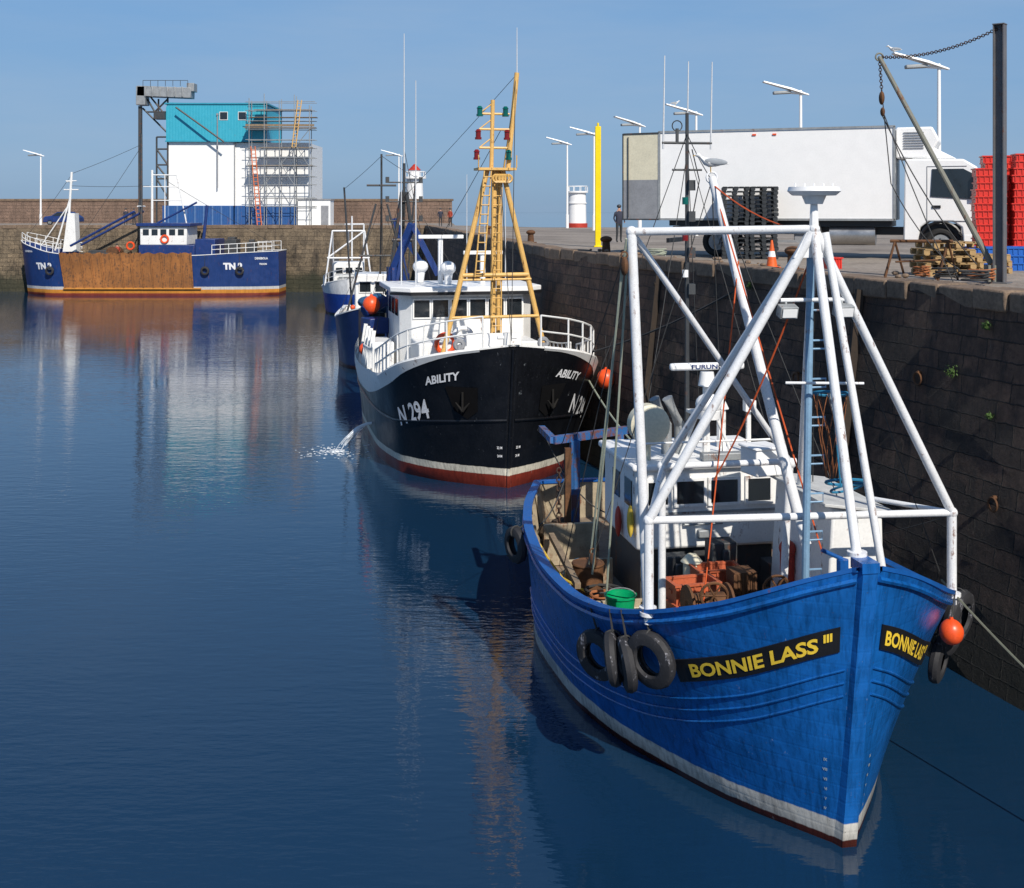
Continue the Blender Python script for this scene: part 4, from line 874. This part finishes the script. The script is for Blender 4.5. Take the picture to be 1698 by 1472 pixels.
mb.obj('stay_wire',TN,ROPED)
for c,d in(((0,21.5,4.8),(2,1.2,1.5)),((0,8,3.7),(3,3,1)),((.5,23.6,4.5),(1.2,.8,1.6))):
    mb=MB(); mb.box(c,d); mb.box((c[0],c[1],c[2]+d[2]/2+.08),(d[0]*.6,d[1]*.6,.3)); mb.obj('deck_locker',TN,DSTEEL,bev=.04)
mb=MB(); mb.cyl((1,9.5,4.2),(-1,9.5,4.2),.6,n=14); mb.obj('deck_winch',TN,RUSTM)
for s_ in(3.9,19.5,22.9):
    u=s_/LT; tyre(MTN@HT.pt(1,u,2.5,.25),(0,-1,0),.45,'black tyre fender on the navy dredger hull',rope=MTN@HT.raw(1,u,HT.sh(u)),group='tyre fenders on the dredger')

# ================================================================ ICE PLANT
IP=thing('ice_plant_building','tall white industrial building with teal clad upper storey on the quay','building',(-37.2,130,Q))
mb=MB(); mb.bb(0,7.3,0,10,2.1,9.0); mb.bb(7.3,15.2,.25,10,2.1,8.9); mb.obj('wall',IP,WCLAD,False)
mb=MB(); mb.bb(-.4,7.2,-.3,9,0,2.1); mb.obj('base_wall',IP,BCLAD,False)
mb=MB(); mb.bb(7.3,15.3,.1,9,0,2.1); mb.obj('base_wall',IP,BCLAD,False)
mb=MB(); mb.poly([(0,-.3,9.0),(10.7,-.3,9.0),(10.7,-.3,12.95),(.4,-.3,13.2),(0,-.3,12.7)],(0,9,0)); mb.obj('upper_storey',IP,TCLAD,False)
mb=MB(); mb.bb(-.15,10.9,-.42,8.8,13.0,13.15); mb.bb(-.1,10.8,-.36,-.3,8.95,9.1); mb.obj('roof_trim',IP,TEAL,False)
for x in(6.2,8.2): window(IP,(x,-.3,11.75),.8,.8)
for a in((7.25,7.32,-.06,.2,2.1,9.0),(5.5,5.6,-.45,-.32,4,12),(13.9,14.0,.1,.22,2.1,8.9)):
    mb=MB(); mb.bb(*a); mb.bb(a[0]-.05,a[1]+.05,a[2]-.03,a[3],a[5]-.2,a[5]+.02); mb.obj('downpipe',IP,GREY,False)
mb=MB()
for i in range(8): mb.bb(.2+i*.95,.35+i*.95,-.4,-.3,0,2.1); mb.bb(7.6+i*.95,7.7+i*.95,0,.1,0,2.1)
mb.obj('base_ribs',IP,mat('pale_blue_posts',(.10,.2,.42),.5),False)
CG=thing('conveyor_gantry','grey steel ice conveyor and lattice tower beside the white building','conveyor',(-40.3,129,Q))
mb=MB(); mb.box((3.0,1,14.3),(5.8,1.6,1.1),ry=.04); mb.bb(.0,1.0,.2,1.8,12.9,14.9); mb.box((5.8,1,14.8),(.8,1.4,.9))
for i in range(6): mb.bb(.9+i*.8,1.05+i*.8,.12,.2,13.75,14.85)
mb.obj('conveyor_housing',CG,STEEL,bev=.05)
mb=MB(); mb.beam((.3,.8,-2.5),(.3,.8,12.8),.35)
for a,b in(((.5,1,12.6),(3.6,1,9.5)),((3.2,1,14),(3.2,1,0)),((1.2,1,14),(3.3,1,11.4)),((2.2,1,13.6),(2.2,1,11.5)),((4.4,-.2,12.6),(9.6,-.5,8.9)),((2,1,8.2),(3.3,1,8.2)),((2,1,6.5),(3.3,1,6.5)),((2,1,5),(3.3,1,5)),((2.0,1,9.5),(2.0,1,0)),((2,1,9.5),(3.3,1,9.5)),((2,1,8.2),(3.2,1,6.5)),((2,1,6.5),(3.2,1,5)),((2,1,5),(3.2,1,3)),((1,1,13.6),(1.8,1,12.2)),((1.8,1,12.2),(3.2,1,13.6)),((.9,1,12.2),(3.2,1,12.2))): mb.cyl(a,b,.10,n=6)
for i in range(7): mb.cyl((.8+i*.8,.1,14.9),(.8+i*.8,.1,15.5),.03,n=5)
mb.cyl((.8,.1,15.5),(5.6,.1,15.5),.03,n=5); mb.bb(1.9,3.1,.2,1.6,11.4,12.1); mb.obj('support_frame',CG,DSTEEL)
SF=thing('scaffolding','tubular steel scaffolding with plank platforms around the white building','scaffolding',(-27.9,128,Q))
mb=MB(); xs=[0,1.6,3.2,4.8,6.4]; zs=[2,4.3,6.3,8.2,10.2,12.2]
for x in xs:
    for y in(0,1.3): mb.cyl((x,y,0),(x,y,13.6-(.8 if x>5 else 0)+R.uniform(-.4,.4)),.045,n=5)
for z in zs:
    for dz in(0,.9):
        for y in(0,1.3): mb.cyl((-.4,y,z+dz),(7.0,y,z+dz+R.uniform(-.05,.05)),.035,n=5)
    for x in xs: mb.cyl((x,-.2,z),(x,1.6,z),.04,n=5)
for a in range(4): mb.cyl((xs[a],0,zs[a]),(xs[a+1],0,zs[a+1]),.04,n=5); mb.cyl((xs[a+1],0,zs[a]-2),(xs[a],0,zs[a+1]-1.5),.04,n=5)
mb.obj('scaffold_tubes',SF,STEEL)
for z,x0,x1 in((6.3,-.2,6.6),(8.2,1,6.6),(10.3,-.6,7.0),(11.4,0,7.1),(12.2,0.5,6.5)):
    mb=MB()
    for k in range(4): mb.bb(x0,x1,.05+k*.3,.35+k*.3,z+.06,z+.12+.004*k)
    mb.obj('platform_planks',SF,WOOD)
mb=MB(); mb.bb(-.4,6.9,.0,.06,10.5,10.75); mb.obj('toe_board',SF,WOOD)
mb=MB()
for s_ in(0,.45): mb.cyl((1.0+s_,-.6,0),(.2+s_,-.1,8.4),.06,n=5)
for i in range(20): t=i/20; mb.cyl((1-.8*t,-.6+.5*t,8.4*t),(1.45-.8*t,-.6+.5*t,8.4*t),.04,n=5)
mb.obj('access_ladder',SF,mat('orange_ladder',(.7,.16,.04),.5))
mb=MB(); mb.cyl((4.6,-.3,8.3),(5.2,-.1,13.3),.06,n=5); mb.cyl((5,-.3,8.3),(5.6,-.1,13.3),.06,n=5)
for i in range(14): t=i/14; mb.cyl((4.6+.6*t,-.3+.2*t,8.3+5*t),(5.0+.6*t,-.3+.2*t,8.3+5*t),.03,n=5)
mb.obj('access_ladder',SF,OCHRE)
HU=thing('quay_hut','small white metal hut beside the scaffolded building','hut',(-23,129.5,Q))
mb=MB(); mb.bb(0,3.5,0,2.5,0,2.7); mb.obj('wall',HU,WCLAD,False); mb=MB(); mb.bb(-.1,3.6,-.1,2.6,2.7,2.8); mb.obj('roof',HU,GREY,False); mb=MB(); mb.bb(2.5,3.3,-.03,0,.05,2.1); mb.obj('door',HU,GREY,False)
LH=thing('lighthouse','small white lighthouse tower with red lantern on the breakwater','lighthouse',(-12.6,156,9.0))
mb=MB(); mb.cyl((0,0,-9),(0,0,3.6),1.5,1.05,n=20); mb.obj('tower',LH,WHITEC); mb=MB(); mb.cyl((0,0,3.6),(0,0,3.85),1.5,n=20); mb.torus((0,0,4.5),1.4,.05,n=20)
for i in range(12): a=i*math.pi/6; mb.cyl((1.4*math.cos(a),1.4*math.sin(a),3.8),(1.4*math.cos(a),1.4*math.sin(a),4.5),.04,n=4)
mb.obj('gallery',LH,WHITEC)
mb=MB(); mb.cyl((0,0,3.85),(0,0,4.7),.7,n=12); mb.obj('lantern',LH,WHITEC); mb=MB(); mb.cyl((0,0,4.7),(0,0,5.5),.85,.1,n=14); mb.obj('lantern_roof',LH,REDB)
TK=thing('harbour_beacon','squat white beacon tower with red foot at the quay end','beacon',(6.0,111,Q))
mb=MB(); mb.cyl((0,0,.4),(0,0,3.2),.85,.8,n=20); mb.cyl((0,0,3.2),(0,0,3.35),1.0,n=20); mb.cyl((0,0,2.2),(0,0,2.3),.9,n=20)
for i in range(10): a=i*math.pi/5; mb.cyl((math.cos(a)*.95,math.sin(a)*.95,3.3),(math.cos(a)*.95,math.sin(a)*.95,3.8),.03,n=4)
mb.torus((0,0,3.8),.95,.03,n=20,m=5); mb.obj('tower',TK,WHITEC)
mb=MB(); mb.cyl((0,0,0),(0,0,.4),.95,n=20); mb.obj('base',TK,REDB)
# ================================================================ street lamps
def lamp():
    e=thing('street_lamp','tall white street lamp with wing shaped head on the quay','street lamp',group='street lamps along the quay')
    mb=MB(); mb.cyl((0,0,0),(0,0,1.2),.14,n=10); mb.cyl((0,0,1.2),(0,0,7.5),.10,.07,n=10); mb.obj('post',e,WHITEC)
    mb=MB(); mb.cyl((.35,0,7.42),(-.8,0,7.5),.05,n=8); mb.cyl((0,0,7.5),(0,0,7.62),.1,.05); mb.obj('bracket',e,WHITEC)
    mb=MB()
    mb.add([(.4,-.12,7.36),(.4,.12,7.36),(-.5,.28,7.62),(-.5,-.28,7.62),(-1.9,.22,8.02),(-1.9,-.22,8.02),(.4,-.1,7.42),(.4,.1,7.42),(-.5,.26,7.72),(-.5,-.26,7.72),(-1.9,.18,8.08),(-1.9,-.18,8.08)],
     [(0,1,2,3),(3,2,4,5),(6,9,8,7),(9,11,10,8),(0,3,9,6),(3,5,11,9),(1,7,8,2),(2,8,10,4),(4,10,11,5),(0,6,7,1)]); mb.obj('reflector',e,WHITEC)
    mb=MB(); mb.box((-.95,0,7.5),(.9,.3,.16),ry=-.05); mb.obj('lamp_head',e,STEEL,bev=.04); return e
LA=lamp(); LA.location=(17.7,50,Q)
for X,Y,rz in((14.6,61,0),(11.3,74,.1),(8.9,84,.3),(6.4,94,.0),(4.9,107,.1),(-12.1,129,.0),(-50.4,129,-.1)): copy_thing(LA,(X,Y,Q),rz)
mb=MB(); mb.bb(-.12,.12,-.12,.12,0,5.05); mb.bb(-.18,.18,-.18,.18,0,.06); mb.cyl((0,0,5.05),(0,0,5.2),.05)
o=mb.obj('yellow_post',None,YEL,bev=.015); o.location=(3.6,50.5,Q); tag(o,'tall square yellow steel post on the quay edge','post')
# ================================================================ truck
TR=thing('refrigerated_truck','white refrigerated lorry with rear door open parked on the quay','truck',(4.9,40.2,Q),rad(-21.4))
mb=MB(); mb.bb(0,7.5,0,2.5,1.22,4.1); bo=mb.obj('cargo_box',TR,WHITEC,bev=.03)
mb=MB()
for z in(1.2,4.10): mb.bb(-.02,7.52,-.03,0,z,z+.07)
mb.bb(-.03,.05,-.03,0,1.2,4.15); mb.bb(7.46,7.53,-.03,0,1.2,4.15); mb.obj('box_trim',bo,STEEL,False)
mb=MB()
for x in(3.1,3.75): mb.bb(x,x+.12,-.035,-.005,3.95,4.0)
mb.obj('marker_light',bo,ORANGE,False)
dr=MB(); dr.bb(-1.28,0,-.02,.04,2.55,4.08); d=dr.obj('rear_door',TR,CREAM,False,label='open cream rear door with grey lower panel'); d.rotation_euler=(0,0,rad(-8))
dr=MB(); dr.bb(-1.28,0,-.02,.04,1.25,2.55); k=dr.obj('door_lower_panel',d,GREY,False)
dr=MB(); dr.bb(-1.32,-1.28,-.04,.06,1.2,4.12); dr.bb(-1.28,0,-.04,.06,4.08,4.13); dr.bb(-1.28,0,-.04,.06,1.2,1.25); dr.cyl((-1.1,-.05,1.3),(-1.1,-.05,4.0),.02); dr.obj('door_frame',d,DSTEEL,False)
mb=MB(); mb.bb(.3,9.2,.7,1.8,.75,1.0); mb.bb(.3,7.4,.2,2.3,1.02,1.2); mb.bb(.2,.3,.2,2.3,.45,.6); mb.obj('chassis',TR,BPAINT,False)
mb=MB(); mb.bb(2.9,5.2,.06,.1,.5,.58); mb.bb(2.9,5.2,.06,.1,.8,.88); mb.bb(3.0,3.05,.06,.12,.5,1.02); mb.bb(5.0,5.05,.06,.12,.5,1.02); mb.obj('side_guard',TR,GREY,False)
mb=MB(); mb.cyl((5.5,.5,.75),(6.9,.5,.75),.33,n=20); mb.obj('fuel_tank',TR,CHROME)
mb=MB(); mb.bb(4.4,5.2,.15,.8,.5,1.0); mb.obj('battery_box',TR,GREY,bev=.03)
def wheel(x,y,parent,r=.5):
    mb=MB(); mb.torus((x,y,r),r*.76,r*.24,(0,1,0),28,10,sq=1.15); t=mb.obj('wheel',parent,TYREM)
    mb=MB(); mb.cyl((x,y-.08,r),(x,y+.12,r),r*.56,n=20); mb.cyl((x,y-.16,r),(x,y-.06,r),r*.2,n=12)
    for i in range(8): a=i*math.pi/4; mb.cyl((x+r*.36*math.cos(a),y-.12,r+r*.36*math.sin(a)),(x+r*.36*math.cos(a),y-.07,r+r*.36*math.sin(a)),.025,n=6)
    mb.obj('rim',t,STEEL)
for x,y in((1.9,.3),(1.9,2.2),(8.85,.3),(8.85,2.2)): wheel(x,y,TR)
mb=MB(); prof=[(7.75,.55),(8.2,.55),(8.25,1.0),(8.5,1.18),(9.2,1.18),(9.45,1.0),(9.5,.5),(10.3,.45),(10.35,1.3),(10.2,1.75),(9.9,2.85),(9.5,3.1),(7.8,3.12)]
mb.poly([(x,.08,z) for x,z in prof],(0,2.34,0)); cb=mb.obj('cab',TR,WHITEC,bev=.05)
mb=MB(); mb.poly([(8.55,.05,1.95),(9.95,.05,1.85),(9.77,.05,2.65),(9.5,.05,2.8),(8.6,.05,2.8)],(0,.05,0)); mb.obj('side_window',cb,GLASS,False)
mb=MB(); mb.poly([(10.19,.2,1.85),(10.19,2.3,1.85),(9.94,2.3,2.8),(9.94,.2,2.8)],(.03,0,.01)); mb.obj('windscreen',cb,GLASS,False)
mb=MB(); mb.path([(8.45,.07,1.2),(8.45,.07,2.88),(9.6,.07,2.88)],.012,4); mb.path([(10.05,.06,1.75),(10.0,.06,1.2),(8.45,.06,1.2)],.012,4); mb.obj('door_outline',cb,GREY,False)
mb=MB(); mb.bb(8.6,8.85,.04,.08,1.6,1.68); mb.obj('door_handle',cb,BPAINT,False)
mb=MB(); mb.cyl((9.95,-.1,2.7),(9.95,.1,2.8),.02); mb.bb(9.9,10.05,-.25,-.1,2.1,2.75); mb.obj('mirror',cb,BPAINT,bev=.02)
mb=MB(); mb.bb(9.5,10.4,.07,2.43,.38,.8); mb.obj('bumper',cb,WHITEC,bev=.04)
mb=MB(); mb.path([(8.85+.62*math.cos(a),.12,.55+.62*math.sin(a)) for a in [math.pi*i/12 for i in range(13)]],.05,6); mb.bb(8.3,9.4,.3,2.2,.6,1.1); mb.obj('wheel_arch',cb,BPAINT)
mb=MB(); mb.poly([(8.0,.3,3.12),(9.3,.3,3.12),(8.5,.3,3.55),(8.0,.3,3.6)],(0,1.9,0)); mb.obj('wind_deflector',cb,WHITEC,bev=.04)
mb=MB(); mb.poly([(7.53,.25,3.15),(8.45,.25,3.15),(8.8,.25,3.7),(8.6,.25,4.12),(7.53,.25,4.12)],(0,2,0)); fr=mb.obj('refrigeration_unit',TR,WHITEC,bev=.05)
mb=MB()
for i in range(7): mb.bb(7.75,8.35,.215,.24,3.45+i*.08,3.48+i*.08)
mb.obj('grille',fr,GREY,False)
# ================================================================ stacks
def base_pallet(m,label,d=(.85,1.1,.13),name='pallet',cat='pallet',group=None):
    mb=MB(); a,b,h=d
    for i in range(5): x=-a/2+a*(i+.5)/5; mb.bb(x-a*.08,x+a*.08,-b/2,b/2,h-.022,h)
    for i in range(3):
        y=-b/2+.06+(b-.12)*i/2; mb.bb(-a/2,a/2,y-.05,y+.05,h-.042,h-.024)
        for j in range(3): x=-a/2+.07+(a-.14)*j/2; mb.bb(x-.07,x+.07,y-.049,y+.049,.02,h-.043)
    for j in range(3): x=-a/2+.07+(a-.14)*j/2; mb.bb(x-.05,x+.05,-b/2,b/2,0,.018)
    o=mb.obj(name,None,m,False); tag(o,label,cat,group); return o
bp=base_pallet(BPLAS,'black plastic pallet in a tall stack on the quay',group='stacked black plastic pallets')
first=True
for cx,cy,cnt in((7.1,38.4,17),(7.95,38.2,17)):
    for i in range(cnt):
        if first: o=bp; first=False
        else: o=bp.copy(); COL.objects.link(o)
        o.location=(cx+R.uniform(-.02,.02),cy,Q+i*.134); o.rotation_euler=(0,0,rad(-8)+R.uniform(-.02,.02))
wp=base_pallet(PWOOD,'worn wooden pallet stacked on the quay',(1.2,1.0,.15),group='wooden pallets on the quay')
pl=[(10.15,28.3,0,.1),(10.1,28.3,.16,.05),(10.2,28.25,.32,.2),(10.1,28.3,.48,.0),(10.25,28.3,.64,.12),(11.3,29.2,0,.5),(11.3,29.2,.16,.55),(11.2,29.1,.32,.4)]
for i,(x,y,z,rz) in enumerate(pl):
    o=wp if i==0 else wp.copy()
    if i: COL.objects.link(o)
    o.location=(x,y,Q+z); o.rotation_euler=(0,0,rz)
rc=None
for cx,cy,cnt in((13.05,33.0,14),(13.95,32.6,16),(14.8,32.4,15),(13.6,33.8,16)):
    for i in range(cnt):
        if rc is None: rc=crate((cx,cy,Q),0,RED,'red plastic fish crate in a tall stack on the quay',(.8,.55,.2),'stacked red fish crates'); o=rc
        else: o=rc.copy(); COL.objects.link(o)
        o.location=(cx+R.uniform(-.045,.045),cy,Q+.0+i*.19); o.rotation_euler=(0,0,rad(-10)+R.uniform(-.06,.06))
bc=None
for i in range(6):
    for cx in(11.95,12.8,13.65):
        if bc is None: bc=crate((0,0,0),0,BLUEPL,'blue plastic fish crate stacked near the quay edge',(.8,.5,.2),'stacked blue fish crates'); o=bc
        else: o=bc.copy(); COL.objects.link(o)
        o.location=(cx+R.uniform(-.02,.02),30.6+(0 if i<3 else .6),Q+(i%3)*.195); o.rotation_euler=(0,0,R.uniform(-.05,.05))
CN=thing('traffic_cone','orange traffic cone with white band on the quay edge','traffic cone',(6.85,31.8,Q))
mb=MB(); mb.bb(-.2,.2,-.2,.2,0,.04); mb.cyl((0,0,.04),(0,0,.3),.15,.105,n=16); mb.cyl((0,0,.45),(0,0,.74),.075,.025,n=16); mb.obj('cone_body',CN,mat('cone_orange',(.85,.14,.02),.45))
mb=MB(); mb.cyl((0,0,.3),(0,0,.45),.106,.076,n=16); mb.obj('reflective_band',CN,WHITEC)
crate((8.35,31.5,Q),.2,RED,'single red plastic crate near the quay edge',(.4,.35,.3))
mb=MB()
for dx in(0,1.1):
    mb.cyl((dx-.25,-.3,0),(dx,0,.85),.025);mb.cyl((dx+.25,.3,0),(dx,0,.85),.025);mb.cyl((dx-.2,.3,0),(dx,0,.85),.025)
mb.cyl((-.1,0,.85),(1.2,0,.85),.035); mb.cyl((0,-.1,.4),(1.1,.1,.45),.02)
o=mb.obj('steel_trestle',None,RUSTM); o.location=(8.35,26.3,Q); o.rotation_euler=(0,0,-.2); tag(o,'rusty tubular trestle at the quay edge','trestle')
mb=MB(); h=5.38
for a in((-.11,.11,-.11,-.09),(-.11,.11,.09,.11),(-.01,.01,-.09,.09)): mb.bb(a[0],a[1],a[2],a[3],0,h)
mb.bb(-.12,.12,-.12,.12,h,h+.02); mb.bb(-.2,.2,-.2,.2,0,.03)
sp=mb.obj('steel_post',None,mat('post_steel',(.16,.16,.17),.6,.2,rust=.25),False); sp.location=(10.15,25.1,Q); sp.rotation_euler=(0,0,.9); tag(sp,'tall dark steel H section post at the quay edge','post')
DP=thing('quay_derrick','leaning grey derrick pole with hanging tackle on the quay edge','derrick')
pb=(10.05,25.3,7.3); ptp=(7.98,26.2,11.75)
mb=MB(); mb.cyl(pb,ptp,.065,.05,n=10); mb.torus(ptp,.08,.02,(0,1,0)); mb.box((10.05,25.25,7.1),(.25,.25,.35)); mb.obj('pole',DP,mat('pole_grey',(.22,.22,.18),.6,rust=.3))
def chain(p,q,sag,n,parent,name='chain',m=CHAIN,r=.03):
    mb=MB(); p=Vector(p);q=Vector(q)
    f=lambda t:p.lerp(q,t)-Vector((0,0,sag*4*t*(1-t)))
    for i in range(n):
        t=(i+.5)/n; d=(f(t+.01)-f(t-.01)).normalized(); x,y=mb.frame(d); ax=x if i%2 else y
        L=(q-p).length/n*.62
        o_=ax.cross(d); pts=[f(t)+d*L*1.1*math.cos(a)+o_*r*math.sin(a) for a in [2*math.pi*k/10 for k in range(10)]]
        mb.path(pts,.010,4,closed=True)
    return mb.obj(name,parent,m)
chain(ptp,(10.1,25.1,12.2),.18,56,DP)
chain(ptp,(8.0,26.1,11.0),.0,12,DP)
mb=MB(); mb.ball((8.0,26.1,10.85),(.06,.09,.15),10,8); mb.ball((8.02,26.1,10.55),(.05,.07,.1),10,8); mb.obj('pulley_block',DP,RUSTM)
mb=MB(); mb.sag((8.0,26.1,10.5),(9.6,24.9,7.3),.25,.014,12); mb.sag((8.05,26.1,10.5),(8.9,24.3,6.95),.1,.012); mb.sag((8.0,26.1,11.0),(8.2,26.1,9.0),0,.012); mb.sag((8.2,26.1,9.0),(9.9,25,7.0),.5,.012); mb.obj('tackle_rope',DP,ROPED)
for i,(x,y,m_,r_) in enumerate(((9.2,25.6,ROPED,.22),(9.7,24.9,NETM,.25),(9.35,24.4,ROPED,.28),(4.6,38.5,ROPEG,.3),(8.9,26.2,NETM,.16))):
    o=coil((0,0,0),r_,m_,None,4,'rope_coil',.018); o.location=(x,y,Q+.06); tag(o,'coiled rope lying on the quay','rope coil','rope coils on the quay')
for i in range(26):
    y=R.uniform(21,46); x=15.5-.2998*y+R.uniform(.3,1.6); s_=R.uniform(.04,.12); mb=MB(); mb.ball((0,0,0),(s_,s_*.8,s_*.5),7,5,Matrix.Rotation(R.uniform(0,3),3,'Z')); o=mb.obj('loose_stone',None,COPE,False); o.location=(x,y,Q+.07+s_*.3); tag(o,'small loose stone on the quay edge','stone','loose stones on the quay')
def bollard(x,y):
    mb=MB(); mb.cyl((0,0,0),(0,0,.45),.16,.13,n=14); mb.ball((0,0,.5),(.22,.22,.12),14,8); mb.cyl((0,0,0),(0,0,.05),.28,n=14); o=mb.obj('mooring_bollard',None,RUSTM); o.location=(x,y,Q); tag(o,'rusty iron mooring bollard on the quay edge','bollard','mooring bollards')
for y in(30.5,43,57,75): bollard((15.5-.2998*y if y<46.7 else 1.5-.1324*(y-46.7))+.75,y)
CA=thing('parked_car','small dark blue hatchback parked on the far quay','car',(-50.2,129.0,Q))
mb=MB(); pr=[(0,.3),(.05,.8),(.25,.95),(.9,1.0),(1.5,1.42),(2.8,1.45),(3.6,1.0),(3.85,.85),(3.9,.35)]
mb.poly([(x,0,z) for x,z in pr],(0,1.6,0)); b_=mb.obj('body',CA,NAVY,bev=.08)
mb=MB(); mb.poly([(1.05,-.02,1.0),(1.55,-.02,1.36),(2.7,-.02,1.38),(3.3,-.02,1.0)],(0,.04,0)); mb.obj('window',CA,GLASS,False)
for x in(.75,3.1): wheel(x,.08,CA,.32)
# ================================================================ people
def person(loc,rz,jm,label):
    V=[(0,0,.95),(0,0,1.2),(0,0,1.42),(0,0,1.53),(0,-.02,1.68),(-.1,0,.9),(-.11,-.04,.5),(-.12,.02,.08),(-.12,-.12,.04),(.1,0,.9),(.12,.05,.5),(.13,.1,.08),(.13,-.04,.04),(-.2,0,1.42),(-.26,.03,1.15),(-.22,-.15,.95),(.2,0,1.42),(.27,.02,1.15),(.24,-.12,.93)]
    E=[(0,1),(1,2),(2,3),(3,4),(0,5),(5,6),(6,7),(7,8),(0,9),(9,10),(10,11),(11,12),(2,13),(13,14),(14,15),(2,16),(16,17),(17,18)]
    rr=[.15,.15,.17,.06,.11,.1,.07,.05,.05,.1,.07,.05,.05,.07,.05,.04,.07,.05,.04]
    me=bpy.data.meshes.new('person'); me.from_pydata(V,E,[]); o=bpy.data.objects.new('person',me); COL.objects.link(o)
    s=o.modifiers.new('s','SKIN')
    for i,x in enumerate(rr): me.skin_vertices[0].data[i].radius=(x,x*.8)
    me.skin_vertices[0].data[0].use_root=True
    ss=o.modifiers.new('u','SUBSURF'); ss.levels=1; ss.render_levels=1
    bpy.context.view_layer.update(); m2=bpy.data.meshes.new_from_object(o.evaluated_get(bpy.context.evaluated_depsgraph_get())); bpy.data.objects.remove(o)
    o=bpy.data.objects.new('person',m2); COL.objects.link(o); m2.materials.clear()
    for m_ in(TROU,jm,SKIN): m2.materials.append(m_)
    for p in m2.polygons:
        c=p.center; p.material_index=2 if c.z>1.5 or (c.z<.98 and c.z>.85 and abs(c.x)>.2) else (1 if c.z>.9 else 0); p.use_smooth=True
    o.location=loc; o.rotation_euler=(0,0,rz); tag(o,label,'person')
    mb=MB(); mb.ball((0,0.0,1.74),(.115,.12,.09),10,7); mb.obj('hair',o,DSTEEL)
    return o
person((5.15,58,Q),.3,JACK,'person in dark jacket standing on the quay behind the lorry')
person((-7.0,118,Q),.2,JACK,'person in dark clothes standing on the quay'); person((-6.0,117,Q),-.6,HIVIS,'person in red jacket standing on the quay')
person((-40.8,127.4,Q),.4,JACK,'person in dark jacket standing on the far quay'); person((-40.0,127.6,Q),-.5,JACK,'person in dark jacket standing on the far quay')
person((-40.1,122.5,3.3),.1,HIVIS,'person in red jacket standing on the dredger deck')
# ================================================================ gulls
def gull(loc,rz,label,S=.72):
    e=thing('seagull',label,'bird',loc,rz,group='perched seagulls'); e.scale=(S,S,S)
    mb=MB(); prof=[(-.30,.16,.012,.01),(-.2,.165,.04,.025),(-.08,.17,.075,.065),(.05,.18,.085,.085),(.14,.21,.07,.075),(.19,.26,.045,.05),(.22,.305,.045,.045),(.26,.32,.042,.04),(.295,.312,.015,.015)]
    n=10; vs=[]
    for x,z,ry_,rz_ in prof:
        for i in range(n): a=2*math.pi*i/n; vs.append((x,ry_*math.cos(a),z+rz_*math.sin(a)))
    mb.add(vs,[(j*n+i,j*n+(i+1)%n,(j+1)*n+(i+1)%n,(j+1)*n+i) for j in range(len(prof)-1) for i in range(n)]+[tuple(range(n))[::-1],tuple(range(len(vs)-n,len(vs)))])
    mb.obj('gull_body',e,FEATH)
    for s_ in(-1,1):
        mb=MB(); mb.ball((-.07,s_*.068,.195),(.21,.022,.06),12,7,Matrix.Rotation(rad(-6),3,'Y')); mb.obj('wing',e,GWING)
        mb=MB(); mb.cyl((.02,s_*.03,.11),(.02,s_*.03,0),.008,n=5); mb.obj('leg',e,BEAK)
    mb=MB(); mb.cyl((.29,0,.312),(.345,0,.3),.012,.004,n=6); mb.obj('beak',e,BEAK); return e
gull(MBL@Vector((-.5,4.4,9.03)),rad(175),'seagull perched on top of the white derrick boom',.9)
gull((15.85,50,Q+8.03),rad(170),'seagull perched on a street lamp head',1.0)
gull((10.0,74,Q+7.95),rad(10),'seagull perched on a distant street lamp head',1.0)
